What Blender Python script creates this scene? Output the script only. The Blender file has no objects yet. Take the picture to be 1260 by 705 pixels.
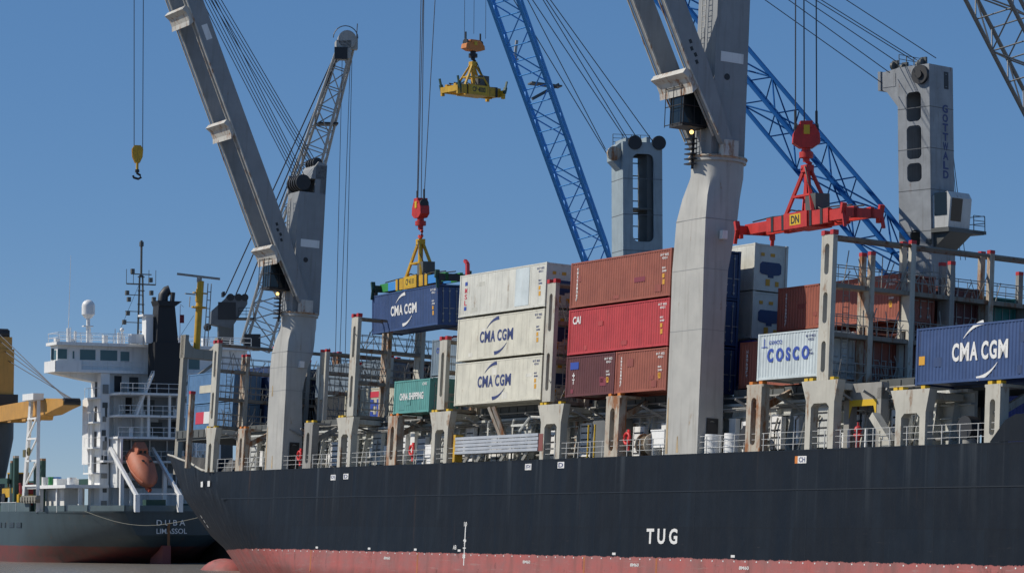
import bpy, bmesh, math, random
from mathutils import Vector, Matrix
R = math.radians
random.seed(7)
sc = bpy.context.scene
col = sc.collection

# ------------------------------------------------------------------ camera, sky, sun, exposure
CAM = Vector((0, 0, 4.7)); PITCH = math.atan((638 - 352.5) / 3500)
cam = bpy.data.objects.new('camera', bpy.data.cameras.new('camera')); col.objects.link(cam)
cam.location = CAM; cam.rotation_euler = (R(90) + PITCH, 0, 0)
cam.data.sensor_width = 36; cam.data.lens = 36 * 3500 / 1260
cam.data.clip_start = 1; cam.data.clip_end = 20000
sc.camera = cam
SUN_EL, SUN_AZ = R(41), R(-4)            # azimuth: from -X towards the camera
sdir = Vector((-math.cos(SUN_EL) * math.cos(SUN_AZ), -math.cos(SUN_EL) * math.sin(SUN_AZ), math.sin(SUN_EL)))
world = bpy.data.worlds.new('World'); sc.world = world; world.use_nodes = True
nt = world.node_tree; bg = nt.nodes['Background']
sky = nt.nodes.new('ShaderNodeTexSky'); sky.sky_type = 'NISHITA'; sky.sun_disc = False
sky.sun_elevation = SUN_EL; sky.sun_rotation = math.atan2(sdir.x, sdir.y)
sky.air_density = 1.0; sky.dust_density = 0.4; sky.ozone_density = 8.0; sky.altitude = 5000
gm = nt.nodes.new('ShaderNodeGamma'); gm.inputs[1].default_value = 0.38
hs = nt.nodes.new('ShaderNodeHueSaturation'); hs.inputs['Hue'].default_value = 0.509; hs.inputs['Saturation'].default_value = 1.68; hs.inputs['Value'].default_value = 1.68
nt.links.new(sky.outputs[0], gm.inputs[0]); nt.links.new(gm.outputs[0], hs.inputs['Color']); nt.links.new(hs.outputs[0], bg.inputs[0]); bg.inputs[1].default_value = 0.14
sl = bpy.data.lights.new('sun', 'SUN'); sl.energy = 3.7; sl.angle = R(0.5); sl.color = (1, 0.93, 0.82)
so = bpy.data.objects.new('sun', sl); col.objects.link(so)
so.rotation_euler = (-sdir).to_track_quat('-Z', 'Y').to_euler()
sc.view_settings.view_transform = 'Standard'; sc.view_settings.look = 'None'
sc.view_settings.exposure = 0.12; sc.view_settings.gamma = 1; sc.view_settings.use_curve_mapping = False

# ------------------------------------------------------------------ frames of reference
AL = R(28.4); HEEL = R(3.2)
U = Vector((-math.sin(AL), math.cos(AL), 0)); V = Vector((math.cos(AL), math.sin(AL), 0)); Z = Vector((0, 0, 1))
V2 = V * math.cos(HEEL) - Z * math.sin(HEEL); Z2 = Z * math.cos(HEEL) + V * math.sin(HEEL)
def basis(x, y, z, o): return Matrix(((x.x, y.x, z.x, o.x), (x.y, y.y, z.y, o.y), (x.z, y.z, z.z, o.z), (0, 0, 0, 1)))
M1 = basis(-U, V2, Z2, Vector((9.17, 168, 0)))          # big ship: x aft, y inboard, z up (it lists a little to the quay)
M2 = basis(-U, V, Z, Vector((-35.516, 298.752, 0)) + V * 0.8)   # cargo ship moored ahead of it
FW = Vector((0, math.cos(PITCH), math.sin(PITCH))); UPV = Vector((0, -math.sin(PITCH), math.cos(PITCH))); RT = Vector((1, 0, 0))
def at(px, py, Y):                                       # point at depth Y metres along a sight line
    r = FW + RT * ((px - 630) / 3500) + UPV * ((352.5 - py) / 3500)
    return CAM + r * (Y / r.y)

# ------------------------------------------------------------------ materials
MATS = {}
def N(t, kind, **kw):
    n = t.nodes.new(kind)
    for k, v in kw.items(): setattr(n, k, v)
    return n
def paint(name, c, rough=0.5, rust=0.0, streak=0.3, var=0.12, metal=0.0, bump=0.0, rustc=(0.16, 0.062, 0.022), scale=1.0, rtop=0.0):
    if name in MATS: return MATS[name]
    m = bpy.data.materials.new(name); m.use_nodes = True; t = m.node_tree; b = t.nodes['Principled BSDF']
    L = t.links.new
    tc = N(t, 'ShaderNodeTexCoord'); oi = N(t, 'ShaderNodeObjectInfo')
    mu = N(t, 'ShaderNodeVectorMath', operation='SCALE'); cx = N(t, 'ShaderNodeCombineXYZ')
    for i in range(3): L(oi.outputs['Random'], cx.inputs[i])
    L(cx.outputs[0], mu.inputs[0]); mu.inputs['Scale'].default_value = 61
    ad = N(t, 'ShaderNodeVectorMath', operation='ADD'); L(tc.outputs['Object'], ad.inputs[0]); L(mu.outputs[0], ad.inputs[1])
    n1 = N(t, 'ShaderNodeTexNoise'); n1.inputs['Scale'].default_value = 0.7 * scale; n1.inputs['Detail'].default_value = 7
    n1.inputs['Roughness'].default_value = 0.62; L(ad.outputs[0], n1.inputs['Vector'])
    r1 = N(t, 'ShaderNodeMapRange'); r1.inputs['From Min'].default_value = 0.3; r1.inputs['From Max'].default_value = 0.7
    r1.inputs['To Min'].default_value = 1 - var; r1.inputs['To Max'].default_value = 1 + var; L(n1.outputs[0], r1.inputs[0])
    hsv = N(t, 'ShaderNodeHueSaturation'); hsv.inputs['Color'].default_value = (*c, 1); L(r1.outputs[0], hsv.inputs['Value'])
    last = hsv.outputs[0]
    mp = N(t, 'ShaderNodeMapping'); mp.inputs['Scale'].default_value = (2.2 * scale, 2.2 * scale, 0.16 * scale); L(ad.outputs[0], mp.inputs[0])
    n2 = N(t, 'ShaderNodeTexNoise'); n2.inputs['Scale'].default_value = 1.6; n2.inputs['Detail'].default_value = 6; L(mp.outputs[0], n2.inputs['Vector'])
    if streak:
        r2 = N(t, 'ShaderNodeMapRange'); r2.inputs['From Min'].default_value = 0.52; r2.inputs['From Max'].default_value = 0.78
        r2.inputs['To Max'].default_value = streak; L(n2.outputs[0], r2.inputs[0])
        mx = N(t, 'ShaderNodeMix', data_type='RGBA'); L(r2.outputs[0], mx.inputs[0]); L(last, mx.inputs[6])
        mx.inputs[7].default_value = (c[0] * .42 + .02, c[1] * .38 + .015, c[2] * .34 + .01, 1); last = mx.outputs[2]
    if rust:
        n3 = N(t, 'ShaderNodeTexNoise'); n3.inputs['Scale'].default_value = 1.5 * scale; n3.inputs['Detail'].default_value = 9; n3.inputs['Roughness'].default_value = 0.72
        mp3 = N(t, 'ShaderNodeMapping'); mp3.inputs['Scale'].default_value = (1, 1, 0.45); mp3.inputs['Location'].default_value = (7, 3, 1); L(ad.outputs[0], mp3.inputs[0]); L(mp3.outputs[0], n3.inputs['Vector'])
        a3 = N(t, 'ShaderNodeMath', operation='ADD'); L(n3.outputs[0], a3.inputs[0])
        s3 = N(t, 'ShaderNodeMath', operation='MULTIPLY'); L(n2.outputs[0], s3.inputs[0]); s3.inputs[1].default_value = 0.35; L(s3.outputs[0], a3.inputs[1])
        r3 = N(t, 'ShaderNodeMapRange'); r3.inputs['From Min'].default_value = 0.92 - 0.3 * rust; r3.inputs['From Max'].default_value = 1.0 - 0.22 * rust
        L(a3.outputs[0], r3.inputs[0])
        mx3 = N(t, 'ShaderNodeMix', data_type='RGBA'); L(r3.outputs[0], mx3.inputs[0]); L(last, mx3.inputs[6]); mx3.inputs[7].default_value = (*rustc, 1); last = mx3.outputs[2]
    L(last, b.inputs['Base Color'])
    rr = N(t, 'ShaderNodeMapRange'); rr.inputs['To Min'].default_value = rough - .12; rr.inputs['To Max'].default_value = min(1, rough + .15); L(n1.outputs[0], rr.inputs[0]); L(rr.outputs[0], b.inputs['Roughness'])
    b.inputs['Metallic'].default_value = metal
    if bump:
        bn = N(t, 'ShaderNodeBump'); bn.inputs['Strength'].default_value = bump; bn.inputs['Distance'].default_value = 0.06; L(n1.outputs[0], bn.inputs['Height']); L(bn.outputs[0], b.inputs['Normal'])
    MATS[name] = m; return m
def plain(name, c, rough=0.5, metal=0.0, emit=None):
    if name in MATS: return MATS[name]
    m = bpy.data.materials.new(name); m.use_nodes = True; b = m.node_tree.nodes['Principled BSDF']
    b.inputs['Base Color'].default_value = (*c, 1); b.inputs['Roughness'].default_value = rough; b.inputs['Metallic'].default_value = metal
    if emit: b.inputs['Emission Color'].default_value = (*c, 1); b.inputs['Emission Strength'].default_value = emit
    MATS[name] = m; return m

SHIPGREY = paint('ship_grey_paint', (0.27, 0.265, 0.245), .6, rust=.5, streak=.5, var=.16)
SHIPBEIGE = paint('weathered_cream_grey_paint', (0.46, 0.445, 0.385), .58, rust=.6, streak=.5, rustc=(.22, .11, .045))
SHIPRUST = paint('rusty_cream_paint', (0.42, 0.38, 0.31), .6, rust=.95, streak=.55, rustc=(.26, .10, .03))
COAM = paint('coaming_grey_paint', (0.52, 0.53, 0.50), .5, rust=.3, streak=.5)
DKGREY = paint('dark_deck_paint', (0.085, 0.092, 0.09), .6, rust=.35, streak=.3)
CRANEGREY = paint('crane_grey_paint', (0.42, 0.415, 0.385), .5, rust=.34, streak=.42, var=.09, rustc=(.27, .17, .08))
CRANEDARK = paint('crane_blue_grey_paint', (0.26, 0.275, 0.285), .5, rust=.2, streak=.4, var=.10)
CRANERUST = paint('rusty_white_paint', (0.50, 0.49, 0.45), .55, rust=.75, streak=.4, rustc=(.24, .10, .03))
BLACK = paint('grimy_black_steel', (0.022, 0.023, 0.026), .5, rust=.15, streak=.2)
ROPE = plain('steel_wire_rope', (0.05, 0.055, 0.07), .6)
REDCAP = plain('red_paint', (0.45, 0.03, 0.035), .5)
WHITE = paint('white_ship_paint', (0.80, 0.80, 0.78), .45, rust=.3, streak=.32, var=.05, rustc=(.34, .2, .1))
PURE = plain('white_lettering', (0.72, 0.72, 0.70), .5)
NAVYT = plain('navy_lettering', (0.035, 0.05, 0.16), .5)
BLUET = plain('blue_lettering', (0.03, 0.07, 0.34), .5)
REDT = plain('red_lettering', (0.55, 0.04, 0.07), .5)
YEL = paint('yellow_paint', (0.56, 0.33, 0.02), .5, rust=.42, streak=.6, var=.2, scale=2.0, rustc=(.13, .06, .03))
YELP = plain('bright_yellow_paint', (0.62, 0.40, 0.02), .5)
ORANGE = paint('orange_paint', (0.62, 0.20, 0.03), .45, rust=.3, streak=.3)
SPRED = paint('spreader_red_paint', (0.50, 0.030, 0.024), .5, rust=.38, streak=.55, var=.2, scale=2.0, rustc=(.12, .05, .03))
LATBLUE = plain('lattice_blue_paint', (0.008, 0.075, 0.25), .85); LATBLUE.node_tree.nodes['Principled BSDF'].inputs['Specular IOR Level'].default_value = .08
TOWERBL = paint('tower_pale_blue_paint', (0.29, 0.35, 0.375), .5, rust=.3, streak=.45, var=.12)
TOWERWH = paint('tower_weathered_grey_paint', (0.255, 0.275, 0.295), .6, rust=.38, streak=.6, var=.2)
LATGREY = paint('lattice_grey_paint', (0.36, 0.36, 0.34), .5, rust=.25, streak=.3)
GLASS = plain('dark_window_glass', (0.012, 0.018, 0.022), .08)
TINT = plain('teal_tinted_glass', (0.06, 0.13, 0.14), .1)
ALU = paint('aluminium', (0.55, 0.56, 0.57), .35, streak=.15, metal=.35)
GREENP = plain('green_paint', (0.04, 0.26, 0.07), .5)
DKGREEN = paint('dark_green_paint', (0.02, 0.065, 0.05), .55, rust=.25)
SKYBLUEP = plain('bright_blue_paint', (0.05, 0.25, 0.6), .5)
LBO = paint('faded_orange_grp', (0.44, 0.135, 0.07), .6, streak=.35, var=.15)
YELJIB = paint('cargo_crane_yellow', (0.52, 0.27, 0.055), .5, rust=.2, streak=.35)

# ------------------------------------------------------------------ mesh builder
class MB:
    def __init__(s): s.v = []; s.f = []; s.m = []; s.sm = []
    def add(s, vs, fs, mi=0, smooth=False):
        o = len(s.v); s.v += [tuple(v) for v in vs]
        for f in fs: s.f.append([i + o for i in f]); s.m.append(mi); s.sm.append(smooth)
        return s
    def box(s, a, b, mi=0):
        x0, y0, z0 = a; x1, y1, z1 = b
        if x0 > x1: x0, x1 = x1, x0
        if y0 > y1: y0, y1 = y1, y0
        if z0 > z1: z0, z1 = z1, z0
        return s.add([(x0,y0,z0),(x1,y0,z0),(x1,y1,z0),(x0,y1,z0),(x0,y0,z1),(x1,y0,z1),(x1,y1,z1),(x0,y1,z1)],
                     [(0,3,2,1),(4,5,6,7),(0,1,5,4),(1,2,6,5),(2,3,7,6),(3,0,4,7)], mi)
    def bar(s, p, q, w, h, up=(0,0,1), mi=0, w2=None, h2=None):
        p = Vector(p); q = Vector(q); d = (q - p).normalized(); up = Vector(up)
        sd = d.cross(up)
        if sd.length < 1e-4: sd = d.cross(Vector((0, 1, 0)))
        sd.normalize(); n = sd.cross(d)
        w2 = w if w2 is None else w2; h2 = h if h2 is None else h2
        vs = []
        for c, ww, hh in ((p, w, h), (q, w2, h2)):
            vs += [c - sd*ww/2 - n*hh/2, c + sd*ww/2 - n*hh/2, c + sd*ww/2 + n*hh/2, c - sd*ww/2 + n*hh/2]
        return s.add(vs, [(0,1,2,3),(7,6,5,4),(0,4,5,1),(1,5,6,2),(2,6,7,3),(3,7,4,0)], mi)
    def tube(s, pts, r, n=6, mi=0, r2=None):
        pts = [Vector(p) for p in pts]; vs = []; fs = []
        for i, p in enumerate(pts):
            d = (pts[min(i+1, len(pts)-1)] - pts[max(i-1, 0)]).normalized()
            a = d.cross(Vector((0, 0, 1)))
            if a.length < 1e-3: a = d.cross(Vector((1, 0, 0)))
            a.normalize(); b = d.cross(a)
            rr = r if r2 is None else r + (r2 - r) * i / (len(pts) - 1)
            for k in range(n): t = 2*math.pi*k/n; vs.append(p + a*rr*math.cos(t) + b*rr*math.sin(t))
        for i in range(len(pts)-1):
            for k in range(n): fs.append((i*n+k, i*n+(k+1)%n, (i+1)*n+(k+1)%n, (i+1)*n+k))
        s.add(vs, fs, mi, n >= 6)
        e = (len(pts)-1)*n
        return s.add([vs[k] for k in range(n)] + [vs[e+k] for k in range(n)], [tuple(range(n))[::-1], tuple(range(n, 2*n))], mi)
    def cyl(s, c, r, h, n=20, axis=2, mi=0, r2=None):
        c = Vector(c); q = c.copy(); q[axis] += h
        return s.tube([c, q], r, n, mi, r2)
    def sphere(s, c, r, nu=16, nv=10, mi=0, sc=(1,1,1)):
        vs = [(c[0] + r*sc[0]*math.sin(math.pi*j/nv)*math.cos(2*math.pi*i/nu), c[1] + r*sc[1]*math.sin(math.pi*j/nv)*math.sin(2*math.pi*i/nu), c[2] + r*sc[2]*math.cos(math.pi*j/nv)) for j in range(nv+1) for i in range(nu)]
        fs = [(j*nu+i, (j+1)*nu+i, (j+1)*nu+(i+1)%nu, j*nu+(i+1)%nu) for j in range(nv) for i in range(nu)]
        return s.add(vs, fs, mi, True)
    def prism(s, poly, ax, a, b, mi=0):          # polygon extruded along axis ax; poly in the two other axes (in order)
        ot = [i for i in range(3) if i != ax]; n = len(poly); vs = []
        for t in (a, b):
            for p in poly:
                v = [0, 0, 0]; v[ax] = t; v[ot[0]] = p[0]; v[ot[1]] = p[1]; vs.append(v)
        fs = [tuple(range(n)), tuple(range(2*n-1, n-1, -1))] + [(i, i+n, (i+1)%n+n, (i+1)%n) for i in range(n)]
        return s.add(vs, fs, mi)
    def loft(s, secs, mi=0, smooth=True, cap=True):
        n = len(secs[0]); vs = [p for q in secs for p in q]; fs = []
        for i in range(len(secs)-1):
            for k in range(n): fs.append((i*n+k, i*n+(k+1)%n, (i+1)*n+(k+1)%n, (i+1)*n+k))
        s.add(vs, fs, mi, smooth)
        if cap: s.add(secs[0], [tuple(range(n))[::-1]], mi); s.add(secs[-1], [tuple(range(n))], mi)
        return s
    def slots(s, org, ex, ez, ey, w, h, holes, th, mi=0, cr=1.0):
        """plate w x h (along ex, ez) with rounded slots; th deep along ey; holes = (x centre, z0, z1, width)"""
        org, ex, ez, ey = map(Vector, (org, ex, ez, ey)); P = lambda x, z, y: org + ex*x + ez*z + ey*y
        zc = 0; K = 24
        holes = sorted(holes, key=lambda q: q[1]); edges = [0]
        for a, b in zip(holes, holes[1:]): edges.append((a[2] + b[1]) / 2)
        edges.append(h)
        if not holes:
            vs = [P(x, z, y) for y in (0, th) for x, z in ((0,0),(w,0),(w,h),(0,h))]
            return s.add(vs, [(0,1,2,3),(7,6,5,4),(0,4,5,1),(1,5,6,2),(2,6,7,3),(3,7,4,0)], mi)
        for (xc, z0, z1, hw), a, b in zip(holes, edges, edges[1:]):
            cz = (z0 + z1) / 2; hh = (z1 - z0) / 2; r = min(hw/2, hh)*cr; inn = []; out = []
            for k in range(K):
                t = 2*math.pi*(k + .5)/K; c, sn = math.cos(t), math.sin(t)
                inn.append((xc + (hw/2 - r)*(1 if c > 0 else -1) + r*c, cz + (hh - r)*(1 if sn > 0 else -1) + r*sn))
                m = max(abs(c), abs(sn)); X = w/2 + w/2*c/m; Zq = (a+b)/2 + (b-a)/2*sn/m; out.append((X, Zq))
            # pull the outer ring's nearest samples into the corners
            for X, Zq in ((0,a),(w,a),(w,b),(0,b)):
                k = min(range(K), key=lambda i: abs(out[i][0]-X)/w + abs(out[i][1]-Zq)/(b-a)); out[k] = (X, Zq)
            vs = [P(*p, 0) for p in inn] + [P(*p, 0) for p in out] + [P(*p, th) for p in inn] + [P(*p, th) for p in out]; fs = []
            for k in range(K):
                j = (k+1) % K
                fs += [(k, j, K+j, K+k), (2*K+j, 2*K+k, 3*K+k, 3*K+j), (j, k, 2*K+k, 2*K+j), (K+k, K+j, 3*K+j, 3*K+k)]
            s.add(vs, fs, mi)
        return s
    def mesh(s, name, mats, sharp=35):
        me = bpy.data.meshes.new(name); me.from_pydata(s.v, [], s.f)
        if not isinstance(mats, (list, tuple)): mats = [mats]
        for m in mats: me.materials.append(m)
        me.polygons.foreach_set('material_index', s.m); me.polygons.foreach_set('use_smooth', s.sm)
        me.update()
        if any(s.sm): me.set_sharp_from_angle(angle=R(sharp))
        return me
    def build(s, name, mats, parent=None, label=None, recalc=True, mat4=None):
        me = s.mesh(name, mats)
        if recalc:
            b = bmesh.new(); b.from_mesh(me); bmesh.ops.remove_doubles(b, verts=b.verts, dist=1e-5) if False else None
            bmesh.ops.recalc_face_normals(b, faces=b.faces); b.to_mesh(me); b.free()
        o = bpy.data.objects.new(name, me); col.objects.link(o)
        if parent is not None: o.parent = parent
        if mat4 is not None: o.matrix_world = mat4
        if label: o['label'] = label
        return o
def tag(o, label, cat, group=None, kind=None):
    if label: o['label'] = label
    if cat: o['category'] = cat
    if group: o['group'] = group
    if kind: o['kind'] = kind
    return o
def thing(name, label, cat, mat4, group=None):
    o = bpy.data.objects.new(name, None); col.objects.link(o); o.empty_display_size = .5
    o.matrix_world = mat4; return tag(o, label, cat, group)
def T(x, y, z): return Matrix.Translation((x, y, z))
def copytree(o, mat4):
    r = o.copy(); col.objects.link(r); r.matrix_world = mat4
    def rec(src, dst):
        for ch in src.children:
            c = ch.copy(); col.objects.link(c); c.parent = dst; rec(ch, c)
    rec(o, r); return r

# lettering: built-in font, fitted to a rectangle; org + x*ex + y*ez
TXT = {}
def textverts(s, bold=0.02):
    k = (s, bold)
    if k not in TXT:
        cu = bpy.data.curves.new('lettering', 'FONT'); cu.body = s; cu.size = 1; cu.offset = bold; cu.resolution_u = 3
        o = bpy.data.objects.new('lettering', cu); col.objects.link(o)
        bpy.context.view_layer.update(); dg = bpy.context.evaluated_depsgraph_get()
        me = bpy.data.meshes.new_from_object(o.evaluated_get(dg))
        vs = [v.co.copy() for v in me.vertices]; fs = [tuple(p.vertices) for p in me.polygons]
        bpy.data.objects.remove(o); bpy.data.curves.remove(cu); bpy.data.meshes.remove(me)
        x0 = min(v.x for v in vs); x1 = max(v.x for v in vs); y0 = min(v.y for v in vs); y1 = max(v.y for v in vs)
        TXT[k] = ([((v.x-x0)/(x1-x0), (v.y-y0)/(y1-y0)) for v in vs], fs)
    return TXT[k]
def put_text(mb, s, org, ex, ez, w, h, mi=0, bold=0.02):
    vs, fs = textverts(s, bold); org, ex, ez = map(Vector, (org, ex, ez))
    return mb.add([org + ex*(a*w) + ez*(b*h) for a, b in vs], fs, mi)
EX, EY, EZ = Vector((1,0,0)), Vector((0,1,0)), Vector((0,0,1))
def swoosh(mb, x0, z0, x1, z1, bulge, wd, y, mi=0, flip=1):
    n = 10; P = []; a = Vector((x0, z0)); b = Vector((x1, z1)); d = b - a; nn = Vector((-d.y, d.x)).normalized()
    A = []; B = []
    for i in range(n+1):
        t = i/n; c = a + d*t + nn*bulge*4*t*(1-t); ww = wd*(.12 + .88*(t if flip > 0 else 1-t))/2
        A.append((c.x + nn.x*ww, y, c.y + nn.y*ww)); B.append((c.x - nn.x*ww, y, c.y - nn.y*ww))
    mb.add(A + B, [(i, i+1, n+2+i, n+1+i) for i in range(n)], mi)

# ================================================================== SETTING
def setting(mb, name, m):
    o = mb.build(name, m); o['kind'] = 'structure'; return o
wm = bpy.data.materials.new('silty_water'); wm.use_nodes = True; t = wm.node_tree; b = t.nodes['Principled BSDF']
b.inputs['Base Color'].default_value = (0.22, 0.20, 0.175, 1); b.inputs['Roughness'].default_value = 0.22; b.inputs['IOR'].default_value = 1.33
tc = N(t, 'ShaderNodeTexCoord'); n1 = N(t, 'ShaderNodeTexNoise'); n1.inputs['Scale'].default_value = .35; n1.inputs['Detail'].default_value = 8; n1.inputs['Roughness'].default_value = .65
t.links.new(tc.outputs['Object'], n1.inputs['Vector']); bn = N(t, 'ShaderNodeBump'); bn.inputs['Strength'].default_value = .55; bn.inputs['Distance'].default_value = .35
t.links.new(n1.outputs[0], bn.inputs['Height']); t.links.new(bn.outputs[0], b.inputs['Normal'])
setting(MB().add([(-9000,-4000,0),(9000,-4000,0),(9000,14000,0),(-9000,14000,0)], [(0,1,2,3)]), 'water', wm)
CONC = paint('quay_concrete', (0.30, 0.29, 0.27), .85, streak=.4)
def W0(s, tt, z): return Vector((9.17, 168, 0)) + U*s + V*tt + Z*z
q = MB(); c = [W0(-400, 32, 0), W0(900, 32, 0), W0(900, 700, 0), W0(-400, 700, 0)]
q.add([(p.x, p.y, -4) for p in c] + [(p.x, p.y, 3.0) for p in c], [(0,1,5,4),(1,2,6,5),(2,3,7,6),(3,0,4,7),(4,5,6,7)])
setting(q, 'quay_ground', CONC)

# ================================================================== CONTAINER SHIP
ship = thing('container_ship', 'big dark navy hulled container ship with pink boot topping, lettered TUG on its side', 'ship', M1)
def ztop(s):
    pts = [(-200, 8.5), (71, 8.5), (75.6, 8.72), (82.5, 9.6), (98.5, 10.75), (116.8, 11.7)]
    for (a, za), (b2, zb) in zip(pts, pts[1:]):
        if s <= b2: return za + (zb - za) * (s - a) / (b2 - a)
    return 11.7
def stem(z):
    pts = [(-1.5, 95), (0, 96.2), (1, 97.4), (1.6, 98.4), (2.65, 100.5), (3.8, 104.2), (6.7, 110.4), (7.3, 111.6), (9.3, 114.6), (11.7, 116.8)]
    for (a, sa), (b2, sb) in zip(pts, pts[1:]):
        if z <= b2: return sa + (sb - sa) * (z - a) / (b2 - a)
    return 116.8
def hull_t(s, z, kz):
    s0 = 48 + 22 * min(1, max(0, kz / 7.3)) ** .8; s1 = stem(z); p = 1.55 - .25 * min(1, max(0, kz / 7.3))
    if s <= s0: return 0
    return 14 * min(1, ((s - s0) / (s1 - s0))) ** p
def hull_row(kz, top=False):
    row = []; s1 = 116.8 if top else stem(kz); NS = 46
    for i in range(NS + 1):
        if i <= 10: s = -75 + i * 11.8
        else: s = 43 + (s1 - 43) * ((i - 10) / (NS - 10)) ** .9
        z = ztop(s) if top else kz
        y = 14 * min(1, max(0, (s - 70) / 46.8)) ** 1.3 if top else hull_t(s, kz, kz)
        if i <= 10: y = 0
        row.append((-s, y, z))
    return row
levels = [-1.5, 0, 1, 1.6, 2.65, 3.8, 5, 6.2, 7.3]
hm = MB()
for side in (0, 1):
    rows = [hull_row(k) for k in levels] + [hull_row(0, True)]
    if side: rows = [[(x, 28 - y, z) for x, y, z in r] for r in rows]
    n = len(rows[0]); vs = [p for r in rows for p in r]
    hm.add(vs, [(i*n+k, i*n+k+1, (i+1)*n+k+1, (i+1)*n+k) for i in range(len(rows)-1) for k in range(n-1)], 0, True)
hm.add([(75, 0, -1.5), (75, 28, -1.5), (75, 28, 8.5), (75, 0, 8.5)], [(0,1,2,3)])
# bulbous bow
hm.sphere((-100.9, 14, -0.7), 1, 28, 16, 0, (4.6, 2.2, 2.55))
hmat = bpy.data.materials.new('ship_hull_paint'); hmat.use_nodes = True; t = hmat.node_tree; b = t.nodes['Principled BSDF']; L = t.links.new
tc = N(t, 'ShaderNodeTexCoord'); sx = N(t, 'ShaderNodeSeparateXYZ'); L(tc.outputs['Object'], sx.inputs[0])
def noise(scale, mscale=(1,1,1), det=7, rough=.6, loc=(0,0,0)):
    mp = N(t, 'ShaderNodeMapping'); mp.inputs['Scale'].default_value = mscale; mp.inputs['Location'].default_value = loc; L(tc.outputs['Object'], mp.inputs[0])
    n = N(t, 'ShaderNodeTexNoise'); n.inputs['Scale'].default_value = scale; n.inputs['Detail'].default_value = det; n.inputs['Roughness'].default_value = rough; L(mp.outputs[0], n.inputs['Vector']); return n.outputs[0]
def rng(i, a, b2, lo=0, hi=1):
    r = N(t, 'ShaderNodeMapRange'); r.inputs['From Min'].default_value = a; r.inputs['From Max'].default_value = b2; r.inputs['To Min'].default_value = lo; r.inputs['To Max'].default_value = hi; L(i, r.inputs[0]); return r.outputs[0]
def mixc(f, a, b2):
    m = N(t, 'ShaderNodeMix', data_type='RGBA'); L(f, m.inputs[0])
    for i, q_ in ((6, a), (7, b2)):
        if isinstance(q_, tuple): m.inputs[i].default_value = (*q_, 1)
        else: L(q_, m.inputs[i])
    return m.outputs[2]
def mth(op, a, b2):
    m = N(t, 'ShaderNodeMath', operation=op)
    for i, q_ in ((0, a), (1, b2)):
        if isinstance(q_, (int, float)): m.inputs[i].default_value = q_
        else: L(q_, m.inputs[i])
    return m.outputs[0]
streaks = noise(1.0, (.9, .9, .05), 8, .62)
big = noise(.12, (1, 1, 2.5), 6)
navy = mixc(rng(streaks, .48, .75, 0, .55), (0.0020, 0.0078, 0.0170), (0.010, 0.024, 0.043))
navy = mixc(rng(big, .42, .7, 0, .5), navy, (0.003, 0.007, 0.0135))
plate = N(t, 'ShaderNodeTexBrick'); mp = N(t, 'ShaderNodeMapping'); mp.inputs['Rotation'].default_value = (R(90), 0, 0); L(tc.outputs['Object'], mp.inputs[0]); L(mp.outputs[0], plate.inputs['Vector'])
plate.inputs['Scale'].default_value = 1; plate.inputs['Brick Width'].default_value = 8.5; plate.inputs['Row Height'].default_value = 2.1; plate.inputs['Mortar Size'].default_value = .025; plate.inputs['Mortar Smooth'].default_value = .3
plate.inputs['Color1'].default_value = (1,1,1,1); plate.inputs['Color2'].default_value = (.70,.72,.76,1); plate.inputs['Mortar'].default_value = (.55,.55,.58,1)
mm = N(t, 'ShaderNodeMix', data_type='RGBA', blend_type='MULTIPLY'); mm.inputs[0].default_value = 1; L(navy, mm.inputs[6]); L(plate.outputs['Color'], mm.inputs[7]); navy = mm.outputs[2]
scr = noise(1.0, (.22, .22, 3.2), 9, .75, (3, 1, 4)); scm = mth('MULTIPLY', rng(scr, .66, .72), rng(noise(.16, (1,1,1), 3, .5, (9,9,2)), .5, .62))
navy = mixc(mth('MULTIPLY', scm, .75), navy, (0.17, 0.075, 0.05))
sc2 = mth('MULTIPLY', rng(noise(1.0, (.5, .5, 5.0), 10, .8, (13, 1, 4)), .60, .68), rng(mth('MULTIPLY', sx.outputs[2], -1), -5.2, -3.0))
navy = mixc(mth('MULTIPLY', sc2, .42), navy, (0.11, 0.09, 0.085))
rs_ = mth('MULTIPLY', rng(noise(1.0, (1.6, 1.6, .035), 5, .5, (31, 2, 7)), .63, .72), rng(noise(.5, (1, 1, .6), 3, .5, (1, 8, 2)), .45, .6))
navy = mixc(mth('MULTIPLY', rs_, .55), navy, (0.075, 0.04, 0.026))
wsh = mth('MULTIPLY', rng(noise(1.0, (1.1, 1.1, .03), 5, .5, (3, 22, 17)), .58, .72), rng(sx.outputs[2], 4.0, 8.4))
navy = mixc(mth('MULTIPLY', wsh, .35), navy, (0.10, 0.12, 0.14))
pinkn = noise(.45, (1, 1, 1.6), 9, .7, (2, 5, 1)); pst = noise(1.2, (.8, .8, .12), 7, .6, (5, 2, 8))
pink = mixc(rng(pinkn, .35, .68), (0.42, 0.115, 0.105), (0.29, 0.14, 0.135))
pink = mixc(rng(pst, .5, .72, 0, .75), pink, (0.21, 0.10, 0.09))
pink = mixc(mth('MULTIPLY', rng(noise(1.0, (.35, .35, 4.0), 9, .75, (6, 6, 1)), .56, .66), .6), pink, (0.36, 0.26, 0.24))
pink = mixc(mth('MULTIPLY', rng(noise(.8, (1, 1, .5), 9, .8, (16, 6, 1)), .58, .66), .7), pink, (0.11, 0.055, 0.05))
pink = mixc(rng(mth('ADD', sx.outputs[2], mth('MULTIPLY', mth('SUBTRACT', noise(.7), .5), .8)), 1.3, .5, 0, .7), pink, (0.15, 0.05, 0.042))
edge = mth('ADD', sx.outputs[2], mth('MULTIPLY', mth('SUBTRACT', noise(1.1, (1, 1, .6), 9, .8), .5), .5))
colr = mixc(rng(edge, 2.39, 2.43), pink, navy)
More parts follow.
